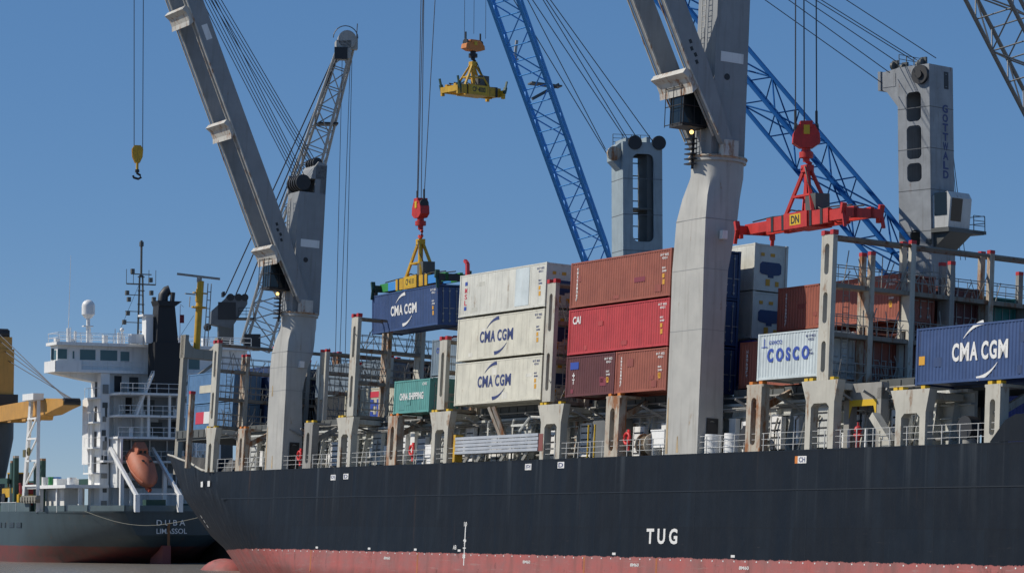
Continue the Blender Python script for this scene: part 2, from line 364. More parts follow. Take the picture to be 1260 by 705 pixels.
L(colr, b.inputs['Base Color']); L(rng(streaks, .3, .7, .5, .75), b.inputs['Roughness']); b.inputs['Specular IOR Level'].default_value = .22
bn = N(t, 'ShaderNodeBump'); bn.inputs['Strength'].default_value = .5; bn.inputs['Distance'].default_value = .16; L(noise(.75, (1.3, 1, .6), 3, .4), bn.inputs['Height']); L(bn.outputs[0], b.inputs['Normal'])
hull = hm.build('hull', hmat, ship)
# raised bulwark aft
bw = MB(); bw.prism([(29.9, 8.52), (31.1, 9.6), (31.9, 9.86), (75, 9.86), (75, 8.52)], 1, -.01, .12)
bw.build('bulwark', hmat, ship)
# rubbing strake / knuckle line and cap rail
st = MB(); st.box((-69, -.03, 6.28), (75, .05, 6.34))
st.build('rubbing_strake', plain('strake_dark', (.006, .010, .016), .5), hull)
cap = MB(); cap.tube([(-s, 14*max(0, (s-70)/46.8)**1.3 - .02, ztop(s)+.04) for s in [71 + i*2.2 for i in range(21)]], .09, 6)
cap.build('cap_rail', SHIPBEIGE, hull)
dk = MB()
srow = [-75] + [40 + i*4 for i in range(18)]
pt = [(-s, 14*min(1, max(0, (s-70)/41.6))**1.3 + .05, 8.48) for s in srow if s < 110]
n = len(pt); dk.add(pt + [(x, 28-y, z) for x, y, z in pt], [(i, i+1, n+i+1, n+i) for i in range(n-1)])
dk.build('deck', DKGREY, ship)
# hull markings
mk = MB(); put_text(mk, 'T U G', (-2.75, -.015, 3.22), EX, EZ, 3.5, .92, 0, .03); mk.build('hull_lettering', PURE, hull)
for s, wch, zc, cc in ((47.8, 'D|', 7.75, 0), (45.6, 'D', 7.8, 0), (17.9, '|D|', 8.05, 0), (13.6, 'D', 8.1, 0), (-13.4, 'CH', 7.95, 1)):
    mk = MB(); x = -s
    mk.box((x-.42, -.012, zc-.2), (x+.42, .0, zc+.2), 0)
    if cc: mk.box((x-.7, -.012, zc-.2), (x-.42, 0, zc+.2), 2)
    put_text(mk, wch, (x-.3, -.02, zc-.14), EX, EZ, .6, .28, 1)
    mk.build('frame_mark', [PURE, NAVYT, ORANGE], hull)
for s in (74.9, 72.4):
    mk = MB(); ya, yb = hull_t(s+.4, 7.3, 7.3), hull_t(s-.4, 7.3, 7.3); k = .8
    mk.add([(-s-.4, ya*k-.03, 7.35), (-s+.4, yb*k-.03, 7.35), (-s+.4, yb*k-.05, 7.8), (-s-.4, ya*k-.05, 7.8)], [(0,1,2,3)]); mk.build('frame_mark', PURE, hull)
mk = MB(); mk.box((-26.3, -.012, 1.6), (-26.18, 0, 4.4))
for zc, wch in ((4.35, '10'), (3.2, '9'), (2.2, '8'), (2.75, '+')): put_text(mk, wch, (-26.45, -.02, zc-.14), EX, EZ, .42, .3)
put_text(mk, 'AB', (-27.9, -.02, 2.65), EX, EZ, .5, .3); mk.cyl((-27.6, -.012, 2.55), .0, 0, 3) if False else None
mk.build('load_line', PURE, hull)
mk = MB()
for i, c2 in enumerate('XIII'): pass
put_text(mk, '11', (0,0,0), EX, EZ, .1, .1) if False else None
for zc in (4.4, 4.8, 5.2):
    s = 86 + (zc - 4.4) * 1.2; dm = MB(); q4 = []
    for ds, z in ((.35, zc-.12), (-.35, zc-.12), (-.35, zc+.12), (.35, zc+.12)): q4.append((-s-ds, hull_t(s+ds, z, z)-.05, z))
    dm.add(q4, [(0,1,2,3)]); dm.build('draft_mark', PURE, hull)
dots = MB()
for i in range(88):
    s = -38 + i*1.15
    dots.box((-s-.05, -.012, 2.26), (-s+.05, 0, 2.34))
for s in (-6.8, 6.5, 27, 33.6, 41, 50): dots.box((-s-.2, -.012, 2.52), (-s+.2, 0, 2.66))
for s in (-8, 4, 17.5, 38): put_text(dots, '8M60', (-s-.5, -.014, 1.85), EX, EZ, 1.0, .2)
dots.build('boot_top_marks', PURE, hull)
for i in range(11): s = -60 + i*11.5; wl_ = MB(); wl_.box((-s-.012, -.006, 2.5), (-s+.012, .0, 8.45)); wl_.build('weld_seam', plain('strake_dark', (.006, .010, .016), .5), hull)
for s in (33.2, 10.1, 1.5, 51): ru = MB(); ru.box((-s-.1, -.006, .8), (-s+.1, 0, 2.38)); ru.build('rust_run', paint('rust_run', (.36, .12, .045), .7, streak=.5, var=.3), hull)

# hatch coaming, hatch covers, side passage
co = MB(); co.box((-71, 2.75, 8.5), (25, 2.95, 11.55)); co.box((-71, 2.3, 11.4), (25, 2.75, 11.56))
for z in (9.35, 10.05, 10.75): co.box((-71, 2.52, z), (25, 2.75, z+.07))
x = -70.5
while x < 25:
    co.prism([(2.05, 8.5), (2.75, 8.5), (2.75, 11.4), (2.45, 11.4)], 0, x, x+.07); x += 1.52
co.build('hatch_coaming', COAM, ship)
for i, (a, b2) in enumerate(((-14.5, -2.4), (1.2, 14.2), (17, 29.6), (32, 44.8), (46.6, 57), (60.5, 71.4), (72.9, 86), (-28, -16))):
    h = MB(); h.box((-b2, 2.45, 11.7), (-a, 25.5, 12.38)); h.box((-b2, 2.6, 11.5), (-a, 25.3, 11.7))
    for k in range(int((b2-a)/1.2)): h.box((-b2+.4+k*1.2, 2.40, 11.78), (-b2+.55+k*1.2, 2.45, 12.3))
    h.build('hatch_cover', DKGREY, ship)
# pipes along the passage
pp = MB()
for y, z, r in ((1.9, 11.1, .07), (2.1, 11.25, .05), (2.35, 9.0, .09), (2.3, 11.9, .06), (1.7, 11.2, .045)): pp.tube([(-70, y, z), (24, y, z)], r, 6)
pp.build('pipe_run', SHIPGREY, ship)
rnd = random.Random(3)
for i in range(44):
    s = 70 - i*2.1
    if rnd.random() < .55: br = MB(); br.bar((-s, .5, 11.6), (-s+rnd.uniform(-.6, .6), 2.3, 11.1+rnd.uniform(-.5, .2)), .09, .12); br.build('deck_strut', SHIPGREY, ship)
    if rnd.random() < .5: br = MB(); br.bar((-s+.3, 1.6+rnd.random()*.5, 8.5), (-s+.3+rnd.uniform(-.3, .5), 2.3, 11.3), .08, .08); br.build('deck_strut', SHIPBEIGE, ship)
    if rnd.random() < .4: br = MB(); br.tube([(-s, 1.9, 8.5), (-s, 1.9, 9.6+rnd.random()), (-s+.3, 1.9, 10.2+rnd.random()*.4)], .06, 6); br.build('riser_pipe', SHIPGREY, ship)
for i in range(38):                                           # white-grey fittings on the coaming
    s = 69 - i*2.45 + rnd.uniform(-.5, .5); hh = rnd.uniform(.5, 1.6); z0 = rnd.uniform(8.55, 9.6); ww = rnd.uniform(.4, .9)
    lw = MB(); lw.box((-s, 2.2, z0), (-s+ww, 2.5, z0+hh)); lw.box((-s-.03, 2.17, z0+hh), (-s+ww+.03, 2.52, z0+hh+.05)); lw.build('vent_box', WHITE, ship)
for i in range(24):
    s = 68.5 - i*3.8 + rnd.uniform(-.6, .6); z0 = 8.6 + rnd.random()*.25; w_ = rnd.uniform(.9, 1.5); h_ = rnd.uniform(1.7, 2.5)
    lp = MB(); lp.box((-s, 2.02, z0), (-s+w_, 2.08, z0+h_)); lp.box((-s-.06, 1.98, z0), (-s, 2.3, z0+h_)); lp.box((-s+w_, 1.98, z0), (-s+w_+.06, 2.3, z0+h_)); lo = lp.build('louvre_panel', WHITE if i % 3 else COAM, ship)
    k = 0
    while k*.42 < h_-.3: sl_ = MB(); sl_.box((-s+.05, 2.0, z0+.2+k*.42), (-s+w_-.05, 2.018, z0+.29+k*.42)); sl_.build('louvre_slot', BLACK, lo); k += 1
# handrail
def railing(mb, x0, x1, y, z, h=1.0, step=1.5, r=.016, n=3):
    k = max(1, int(abs(x1-x0)/step))
    for i in range(k+1): x = x0 + (x1-x0)*i/k; mb.box((x-.025, y-.025, z), (x+.025, y+.025, z+h))
    for j in range(n): zz = z + h*(j+1)/n; mb.tube([(x0, y, zz), (x1, y, zz)], r, 5)
rl = MB(); railing(rl, -70.5, -28.6, .12, 8.5); railing(rl, -16.2, 30.3, .12, 8.5)
rl.build('railing', paint('rail_light_grey', (.50, .51, .50), .5, rust=.2), ship)
# box pedestals that carry the outboard stacks
def pedestal(s, zt, length=1.5, m=SHIPBEIGE, y0=.0, dy=.55, slot=True, head=False):
    p = MB(); h = zt - 8.5
    p.slots((-s - length/2, y0+.02, 8.5), EX, EZ, EY, length, h, [(length/2, .35, h-.75, length*.36)] if slot else [], dy)
    p.box((-s-length/2-.1, y0+.05, zt-.14), (-s+length/2+.1, 1.5, zt+.002))
    p.bar((-s, y0+.3, zt-1.5), (-s, 2.5, zt-.25), .3, .35)
    if head: p.prism([(-s-length/2-.75, zt), (-s-length/2-.75, zt-.3), (-s-length/2, zt-1.0), (-s-length/2, zt)], 1, .05, .5)
    o = p.build('container_pedestal', m, ship)
    for dx in (-length/2+.25, length/2-.25): tw = MB(); tw.box((-s+dx-.17, .1, zt), (-s+dx+.17, .42, zt+.17)); tw.build('twist_lock', YELP if m is not SHIPRUST else ORANGE, o)
    return o
for s, zt, l, m in ((65.7, 11.86, 1.3, SHIPRUST), (52.8, 11.95, 1.5, SHIPGREY), (38.3, 12.0, 1.5, SHIPRUST), (7.5, 12.25, 1.6, SHIPRUST), (-8.3, 12.3, 1.5, SHIPRUST), (-30.0, 11.42, 1.2, SHIPBEIGE)):
    pedestal(s, zt, l, m)
def portal(s, zt, half=1.25, m=SHIPBEIGE, leg=.5, dy=.5):
    p = MB(); 
    p.prism([(-s-half-.5, zt), (-s+half+.3, zt), (-s+half, zt-1.2), (-s+half, 8.5), (-s+half-leg, 8.5), (-s+half-leg, zt-1.45), (-s+half-leg-.25, zt-1.25), (-s-half+leg+.25, zt-1.25), (-s-half+leg, zt-1.45), (-s-half+leg, 8.5), (-s-half, 8.5), (-s-half, zt-1.1)], 1, .0, dy)
    p.box((-s-half, dy, zt-.5), (-s+half, 2.4, zt-.15))
    o = p.build('container_pedestal', m, ship); 
    for dx in (-half-.2, -half+.3, half-.4): tw = MB(); tw.box((-s+dx-.17, .08, zt), (-s+dx+.17, .42, zt+.17)); tw.build('twist_lock', YELP, o)
for s, zt, hf in ((72.0, 12.1, .8), (46.2, 12.15, 1.1), (30.8, 12.05, 1.2), (15.2, 12.0, 1.3), (-14.9, 12.25, 1.35), (-23.2, 11.42, 1.3)): portal(s, zt, hf)
gb = MB(); gb.bar((-23.6, .3, 12.15), (-22.9, .9, 10.0), .35, .25); gb.bar((-24.3, .3, 12.15), (-23.4, .9, 10.0), .22, .2)
gb.build('folded_stanchion', SHIPRUST, ship)

# lashing bridges
def lashing(s, top, minor, tmax=25, floors=(17.6, 14.9, 12.3), t0=0.0, mcol=SHIPBEIGE, panel=True):
    fr = MB()
    for z in floors:
        if z > top: continue
        fr.box((-s-.5, t0+.3, z-.24), (-s+.5, tmax, z))
    fr.tube([(-s+.45, t0+.2, top-.12), (-s+.45, tmax, top-.12)], .11, 6); fr.tube([(-s-.45, t0+.2, top-.12), (-s-.45, tmax, top-.12)], .11, 6)
    o = fr.build('lashing_bridge', paint('weathered_brown_steel', (.215, .19, .155), .65, rust=.7, streak=.5, var=.2), ship)
    if panel:
        p = MB(); h = top - 12.2; hl = []
        k = max(1, int(h/2.6)); stp = h/k
        for i in range(k): hl.append((.55, i*stp+stp*.18, i*stp+stp*.82, .42))
        p.slots((-s-.55, .03, 12.2), EX, EZ, EY, 1.1, h, hl, .3); p.build('post', SHIPBEIGE, o)
        for xx in (-.42, .42): c = MB(); c.box((-s+xx-.16, .0, top), (-s+xx+.16, .36, top+.26)); c.build('red_cap', REDCAP, o)
    i = 0 if panel else 0
    tt = 2.73 if panel else t0 + .2; kk = 1 if panel else 0
    while tt < tmax:
        h = top if kk % 2 == 0 else minor
        p = MB()
        for xx in (-.42, .42): p.box((-s+xx-.14, tt-.16, 8.6), (-s+xx+.14, tt+.16, h))
        p.box((-s-.28, tt-.13, floors[0]-2.2 if floors[0] < top else h-2), (-s+.28, tt+.13, floors[0]-.24 if floors[0] < top else h-1))
        p.build('post', SHIPRUST if kk % 3 == 1 else (SHIPGREY if kk % 2 else mcol), o)
        for xx in (-.42, .42): c = MB(); c.box((-s+xx-.15, tt-.17, h), (-s+xx+.15, tt+.17, h+.2)); c.build('red_cap', REDCAP, o)
        tt += 2.73; kk += 1
    rr = MB()
    for z in floors:
        if z > top - .9: continue
        for xx in (-.47, .47):
            for dz in (.5, 1.0): rr.tube([(-s+xx, t0+.4, z+dz), (-s+xx, tmax, z+dz)], .028, 5)
            y = t0 + .5
            while y < tmax: rr.tube([(-s+xx, y, z), (-s+xx, y, z+1.0)], .024, 4); y += 1.36
    # lashing rods and turnbuckles standing along the floors
    r2 = random.Random(int(s*10))
    for z in floors:
        if z > top - 1: continue
        for k in range(30):
            y = r2.uniform(t0+.6, min(tmax, 12)); rr.tube([(-s+.4, y, z), (-s+.4+r2.uniform(-.1, .1), y+r2.uniform(-.8, .8), z+r2.uniform(.7, 1.9))], .03, 4)
    rr.build('bridge_railing', SHIPGREY, o)
    ld = MB()
    for dy in (1.0, 1.4): ld.tube([(-s+.3, t0+dy, 12.3), (-s+.3, t0+dy, floors[0])], .03, 4)
    z = 12.5
    while z < floors[0]: ld.tube([(-s+.3, t0+1.0, z), (-s+.3, t0+1.4, z)], .02, 4); z += .32
    ld.build('ladder', SHIPGREY, o)
    return o
lashing(-15.0, 20.25, 19.35)
lashing(16.0, 19.85, 18.9, floors=(17.4, 14.9, 12.3))
lashing(31.0, 17.0, 16.2, floors=(14.9, 12.3))
lashing(45.6, 19.5, 18.6, floors=(17.2, 14.8, 12.3))
lashing(56.4, 17.7, 16.9, floors=(16.2, 14.7, 12.3), t0=2.5, panel=False)
lashing(72.1, 19.0, 18.1, floors=(16.9, 14.6, 12.3))
sp = MB(); sp.box((-79.5, .9, 9.0), (-79.1, 1.3, 15.2)); sp.build('post', SHIPRUST, ship); sp = MB(); sp.box((-79.52, .88, 15.2), (-79.08, 1.32, 15.45)); sp.build('red_cap', REDCAP, ship)

# forecastle, foremast with jib rest
fo = MB(); fo.add([(-86, 5.2, 9.0), (-112, 13.5, 9.0), (-112, 14.5, 9.0), (-86, 22.8, 9.0)], [(0,1,2,3)]); fo.box((-86.2, 5.4, 8.5), (-86, 22.6, 9.0))
fo.build('forecastle_deck', DKGREY, ship)
fm = MB(); fm.box((-110.4, 12.1, 9.6), (-109.6, 12.55, 22.9)); fm.box((-110.4, 15.5, 9.6), (-109.6, 15.95, 22.9))
fm.prism([(12.1, 22.9), (12.75, 21.9), (13.2, 21.6), (14.9, 21.6), (15.3, 21.9), (15.95, 22.9), (15.95, 20.7), (12.1, 20.7)], 0, -110.6, -109.4)
fm.bar((-110, 12.4, 18), (-110, 15.7, 20.6), .25, .25); fm.bar((-110, 15.7, 14), (-110, 12.4, 17), .2, .2)
fmo = fm.build('foremast', paint('mast_sand_grey', (.30, .28, .23), .55, rust=.4, streak=.5), ship)
ym = MB(); ym.cyl((-110, 13.55, 21.5), .33, 6.7, 12); ym.cyl((-110, 13.55, 25.6), .75, .12, 12); ym.box((-110.3, 12.9, 27.0), (-109.8, 14.3, 27.1)); ym.cyl((-110, 13.4, 26.2), .28, 1.2, 10)
ym.build('mast_pole', YEL, fmo)
ra = MB(); ra.bar((-110.8, 11.4, 28.75), (-109.2, 15.2, 28.5), .25, .2); ra.cyl((-110, 13.4, 28.1), .25, .45, 10)
for z in (24, 24.8, 25.6, 26.4, 27.2): ra.tube([(-109.6, 14.2, z), (-109.6, 14.55, z)], .04, 4)
ra.tube([(-109.6, 14.5, 22), (-109.6, 14.5, 28)], .05, 4); ra.tube([(-109.6, 14.15, 22), (-109.6, 14.15, 28)], .05, 4); ra.box((-110, 12.5, 25.6), (-109.9, 12.56, 26.6)); ra.box((-110, 12.0, 26.8), (-109.8, 13, 26.9))
ra.build('radar_scanner', SHIPGREY, fmo)

# ------------------------------------------------------------------ ship cranes
def superring(cx, cy, hx, hy, k, z, n=48):
    out = []
    for i in range(n):
        a = 2*math.pi*(i)/n; c, s_ = math.cos(a), math.sin(a); m = max(abs(c), abs(s_))
        X = (c/m)*(1-k) + c*k; Y = (s_/m)*(1-k) + s_*k; out.append((cx + hx*X, cy + hy*Y, z))
    return out
def deck_crane(label, s, zr, D, luff, tip, sections, mast_h, cab_z):
    root = thing('deck_crane', label, 'crane', M1 @ T(-s, 0, 8.5)); dz = -8.5
    p = MB(); p.loft([superring(0, (a+b_)/2, hx, (b_-a)/2, k, z+dz) for z, a, b_, hx, k in sections], 0, True)
    p.cyl((0, 1.72 if s < 0 else 1.47, zr+dz), D/2+.12, .22, 40)
    po = p.build('pedestal', CRANEGREY, root)
    yc = 1.72 if s < 0 else 1.47; z0 = zr + dz; hx0 = sections[0][3]
    dr = MB(); dr.slots((1.83 if s < 0 else 1.68, .55, .02), EY, EZ, EX, .8, 2.1, [(.4, .1, 1.95, .62)], .03)
    dr.build('doorway', BLACK, po)
    bk = MB(); bk.box((1.84 if s < 0 else 1.69, .6, .1), (1.86 if s < 0 else 1.71, 1.3, 1.9)); bk.build('door_recess', BLACK, po)
    lm = MB(); zz = sections[3][0] + dz - 1.2; lm.box((sections[2][3], .95, zz), (sections[2][3]+.35, 1.3, zz+.5)); lm.build('floodlight', WHITE, po)
    rg = MB(); rg.tube([(D/2*math.cos(a)*1.06, yc + D/2*math.sin(a)*1.06, z0+.26) for a in [i*math.pi/20 for i in range(41)]], .1, 6); rg.build('slewing_ring', SHIPRUST, root)
    # weld bands
    for z in sections[1:4]:
        wb = MB(); a, b_, hx = z[1], z[2], z[3]; wb.box((-hx-.006, a-.006, z[0]+dz-.02), (hx+.006, b_+.006, z[0]+dz+.02)); wb.build('weld_band', paint('weld_grey', (.27, .275, .27), .5), po)
    for k in range(3):
        rs = MB(); x_ = -hx0 + .06 + k*.5 + (.2 if k == 2 else 0); h_ = (3.4, 1.6, 1.0)[k]; z_ = (.05, sections[2][0]+dz-2.2, .1)[k]
        rs.add([(x_, -.012, z_), (x_+.26, -.012, z_), (x_+.16, -.012, z_+h_), (x_+.05, -.012, z_+h_*.92)], [(0,1,2,3)]); rs.build('rust_streak', paint('crane_rust_streak', (.40, .31, .19), .7, streak=.5, var=.35, scale=2.0), po)
    # mast
    y0, y1 = (.6, 2.85) if s < 0 else (.42, 2.65); hx = 1.08
    m = MB(); m.loft([[(-hx, y0-.05, z0+.25), (hx, y0-.05, z0+.25), (hx, y1+.05, z0+.25), (-hx, y1+.05, z0+.25)], [(-hx, y0, z0+mast_h), (hx, y0, z0+mast_h), (hx, y1, z0+mast_h), (-hx, y1, z0+mast_h)]], 0, False)
    mo = m.build('mast', CRANEDARK, root)
    sg = MB(); sg.box((hx, y0+.35, z0+mast_h-4.3 if s > 0 else z0+6.0), (hx+.02, y1-.3, z0+mast_h-3.7 if s > 0 else z0+6.6)); sg.build('sign_plate', WHITE, mo)
    ho = MB(); ho.tube([(hx+.004, y0+.85, z0+mast_h-5.3 if s > 0 else z0+5.1), (hx+.02, y0+.85, z0+mast_h-5.3 if s > 0 else z0+5.1)], .2, 16); ho.build('vent_opening', BLACK, mo)
    ld = MB()
    for dx in (-.1, .3): ld.tube([(dx, y0-.35, z0+.3), (dx, y0-.35, z0+mast_h-.5)], .035, 5)
    z = z0+.5
    while z < z0+mast_h-.5: ld.tube([(-.1, y0-.35, z), (.3, y0-.35, z)], .025, 4); z += .33
    for z in (z0+1.2, z0+3.0, z0+4.6): ld.tube([(.35, y0-.35, z), (.35, y0, z)], .03, 4)
    ld.build('ladder', CRANERUST, mo)
    # head with sheaves
    h = MB(); zt = z0+mast_h
    h.box((-hx, y0-.1, zt), (-hx+.2, y1, zt+1.4)); h.box((hx-.2, y0+1.3, zt), (hx, y1, zt+2.2)); h.prism([(y0+.9, zt+1.1), (y1, zt+1.1), (y1, zt+2.3), (y0+1.5, zt+2.5), (y0+1.1, zt+1.9)], 0, -hx, hx)
    h.box((-hx, y1-.5, zt), (hx, y1, zt+1.2)); h.build('mast_head', CRANEDARK, root)
    for i in range(5): sh = MB(); sh.cyl((-hx+.15+i*.42, y0+.35, zt+.75), .62, .2, 20, 0); sh.build('sheave', BLACK, root)
    for i in range(4): sh = MB(); sh.cyl((-hx+.3+i*.45, y0+1.55, zt+2.45), .4, .18, 16, 0); sh.build('sheave', BLACK, root)
    # jib: two box arms
    piv = Vector((0, 1.45 if s < 0 else 1.25, z0 + .75)); d = Vector((0, -math.cos(luff), math.sin(luff))); nd = Vector((0, -math.sin(luff), -math.cos(luff)))   # nd = underside normal
    jroot = MB(); arms = []
    for xx, nm in ((1.36, 'jib_arm'), (-1.82, 'jib_arm')):
        a = MB(); prof = [(0, .28, .28), (.6, .42, .30), (5.2, .66, .66), (tip-2, .62, .62), (tip, .35, .35)]
        vs = []
        for w_ in (0, .46):
            for dist, lo, hi in prof: vs.append(piv + d*dist + nd*lo + EX*(xx+w_))
            for dist, lo, hi in prof[::-1]: vs.append(piv + d*dist - nd*hi + EX*(xx+w_))
        n = len(prof)*2; a.add(vs, [tuple(range(n)), tuple(range(2*n-1, n-1, -1))] + [(i, i+n, (i+1)%n+n, (i+1)%n) for i in range(n)])
        ao = a.build(nm, CRANEDARK, root)
        fl = MB()
        for dist in range(0, 1):
            for e in (-.09, .49): fl.bar(piv + d*1.0 + nd*.5 + EX*(xx+e+.02), piv + d*5.2 + nd*.72 + EX*(xx+e+.02), .07, .1, nd); fl.bar(piv + d*5.2 + nd*.72 + EX*(xx+e+.02), piv + d*(tip-2) + nd*.68 + EX*(xx+e+.02), .07, .1, nd)
        fl.build('flange', CRANERUST, ao); arms.append(ao)
        bk = MB(); bk.box((xx-.08, piv.y-.5, z0+.25), (xx+.54, piv.y+.5, z0+1.2)); bk.build('pivot_bracket', CRANERUST, root)
    for dist in (4.6, 14.8, 24.0, tip-1):
        c = MB(); p0 = piv + d*dist
        pr = [(-.55, .66), (.55, .66), (.8, .95), (.62, 1.28), (.2, 1.02), (-.35, 1.02), (-.7, 1.15)]
        vs = []
        for X in (-1.84, 1.84):
            for a_, b_ in pr: vs.append(p0 + d*a_ + nd*b_ + EX*X)
        n = len(pr); c.add(vs, [tuple(range(n)), tuple(range(2*n-1, n-1, -1))] + [(i, i+n, (i+1)%n+n, (i+1)%n) for i in range(n)])
        for a_ in (-.4, .4): c.bar(p0 + d*a_ - EX*1.36, p0 + d*a_ + EX*1.36, .25, .9, nd)
        c.build('cross_beam', CRANERUST, root)
    mk = MB()
    for i in range(4):
        P0 = piv + d*(6.6 - i*.42) + nd*(-.1 + .1*(i % 2)) + EX*1.825
        mk.add([P0, P0 + d*.25, P0 + d*.25 + nd*.2, P0 + nd*.2], [(0,1,2,3)])
    mk.build('stencil_marks', BLACK, arms[0])
    pl = MB(); P0 = piv + d*(tip*.65) + EX*1.825 - nd*.25; pl.add([P0, P0 + d*1.2, P0 + d*1.2 + nd*.5, P0 + nd*.5], [(0,1,2,3)]); pl.build('sign_plate', WHITE, arms[0])
    # cab
    cb = MB(); cy0, cy1 = y0-2.0, y0-.25; cz = z0+cab_z
    cb.box((-.75, cy0+.1, cz), (.75, cy1, cz+.18)); cb.box((-.75, cy0+.1, cz+2.45), (.75, cy1, cz+2.6)); cb.box((-.75, cy1-.3, cz), (.75, cy1, cz+2.5))
    for xx in (-.75, .69):
        for yy in (cy0+.1, cy0+.85, cy1-.36): cb.box((xx, yy, cz), (xx+.06, yy+.06, cz+2.5))
    cbo = cb.build('operator_cab', BLACK, root)
    gl = MB(); gl.box((-.7, cy0+.14, cz+.2), (.7, cy1-.05, cz+2.42)); gl.build('cab_glass', GLASS, cbo)
    gd = MB()
    for zz in (.1, 1.2, 2.3): gd.tube([(-.9, cy0-.15, cz+zz), (.9, cy0-.15, cz+zz), (.9, cy1, cz+zz)], .03, 4)
    for xx in (-.9, 0, .9): gd.tube([(xx, cy0-.15, cz), (xx, cy0-.15, cz+2.4)], .03, 4)
    gd.build('cab_guard', BLACK, cbo)
    la = MB(); la.sphere((.5, cy0+.9, cz-.3), .13, 10, 6); la.build('lamp', plain('lit_lamp', (1, .62, .2), .4, emit=2.2), cbo)
    pf = MB()
    for i in range(6): pf.box((-.4, cy0+1.0, cz-.65-i*.3), (.4, cy0+1.4, cz-.58-i*.3))
    pf.box((-.06, cy0+1.3, cz-2.4), (.06, cy0+1.42, cz-.2)); pf.build('access_steps', BLACK, root)
    # luffing ropes, hoist ropes
    for i in range(9):
        xx = -hx+.15+i*.24; r_ = MB(); a = Vector((xx, y0+.35+(.9 if i % 2 else 0), zt+1.3+(1.4 if i % 2 else 0))); e = piv + d*(tip-.6) - nd*.7 + EX*(xx*1.3)
        r_.tube([a, e], .033, 5); r_.build('luffing_rope', ROPE, root)
    return root, piv, d
A1 = [(8.5, 0, 1.75, 1.62, 0), (14.6, 0.0, 1.38, 1.6, 0), (16.4, -.05, 1.75, 1.58, 0), (17.6, -.03, 2.2, 1.52, .08), (18.5, .0, 2.45, 1.45, .35), (19.6, .1, 2.84, 1.37, 1), (20.45, .1, 2.84, 1.37, 1)]
A2 = [(8.5, 0, 1.75, 1.8, 0), (15.8, 0.0, 1.55, 1.78, 0), (19.4, -.05, 1.65, 1.76, 0), (22.4, 0.0, 2.25, 1.66, .05), (23.8, .08, 2.65, 1.58, .4), (25.1, .15, 3.29, 1.57, 1), (25.95, .15, 3.29, 1.57, 1)]
c2, p2, d2 = deck_crane('grey ship crane on bent pedestal between the red stack and the COSCO container', -0.7, 25.95, 3.2, R(62.5), 34, A2, 12.5, 1.9)
c1, p1, d1 = deck_crane('grey ship crane toward the bow, its twin arm jib raised over the far ship', 59.0, 20.45, 2.75, R(64.5), 33.5, A1, 9.7, 1.9)
# ropes of the forward ship crane and its small yellow hook block
tipw = M1 @ (T(-59, 0, 8.5) @ (p1 + d1*33.2))
Yh = tipw.y
def ropes(root, tops, bots, r=.05, name='hoist_rope'):
    inv = root.matrix_world.inverted()
    for a, b_ in zip(tops, bots):
        q_ = MB(); q_.tube([inv @ Vector(a), inv @ Vector(b_)], r, 5); q_.build(name, ROPE, root)
bpy.context.view_layer.update()
ropes(c1, [at(165, -150, Yh), at(177, -150, Yh)], [at(165, 183, Yh), at(175.5, 183, Yh)], .032)
def small_hook(P, label):
    o = thing('hook_block', label, 'hook block', Matrix.Translation(P) @ Matrix.Rotation(R(20), 4, 'Z') @ Matrix.Scale(.84, 4))
    h = MB()
    for y in (-.2, .12): h.prism([(-.28, .95), (.28, .95), (.5, .6), (.45, -.1), (.2, -.65), (-.2, -.65), (-.45, -.1), (-.5, .6)], 1, y, y+.08)
    h.build('sheave_housing', YEL, o)
    w_ = MB(); w_.cyl((0, -.1, .3), .42, .2, 20, 1); w_.build('sheave', ORANGE, o)
    k = MB(); k.cyl((0, 0, -1.3), .12, .7, 10); k.build('swivel', YEL, o)
    k = MB(); k.tube([(0, 0, -1.3), (0, 0, -1.6), (.28, 0, -1.75), (.36, 0, -1.95), (.1, 0, -2.1), (-.3, 0, -2.0), (-.38, 0, -1.8)], .11, 8); k.cyl((0, 0, -1.5), .2, .25, 12); k.build('hook', BLACK, o)
small_hook(at(169, 192, Yh), 'small yellow hook block with black hook hanging alone in the sky at far left')

# ================================================================== CONTAINERS
CW = 2.44
def cpaint(name, c, **k):
    return paint('container_' + name, c, **{**dict(rough=.5, rust=.3, streak=.42, var=.13, bump=.55), **k})
CM = dict(white=cpaint('white', (.62, .60, .50), rust=.42, streak=.4, rustc=(.28, .20, .12)), pale=cpaint('pale_cream', (.60, .60, .54), rust=.42, streak=.35, rustc=(.28, .2, .12)),
          brick=cpaint('brick', (.30, .088, .055), rust=.12), red=cpaint('red', (.46, .045, .05), rust=.08), maroon=cpaint('maroon', (.115, .032, .032), rust=.15),
          blue=cpaint('blue', (.033, .072, .19), rust=.28), navy=cpaint('navy', (.022, .05, .14), rust=.15), ice=cpaint('ice', (.52, .585, .60), rust=.15, streak=.3), teal=cpaint('teal', (.10, .31, .285), rust=.12),
          slate=cpaint('slate', (.17, .22, .27), rust=.15), grey=cpaint('grey', (.33, .36, .39), rust=.15), deep=cpaint('deep_blue', (.02, .04, .24), rust=.1), darkteal=cpaint('dark_teal', (.03, .19, .18)), faded=cpaint('faded_blue', (.095, .21, .38), rust=.3), black=cpaint('charcoal', (.03, .033, .036)), cream=cpaint('cream', (.56, .53, .42), rust=.3))
CACHE = {}
def part(key, fn, name, mats, parent):
    if key not in CACHE: CACHE[key] = fn().build(name, mats, parent); return CACHE[key]
    o = bpy.data.objects.new(name, CACHE[key].data); col.objects.link(o); o.parent = parent; return o
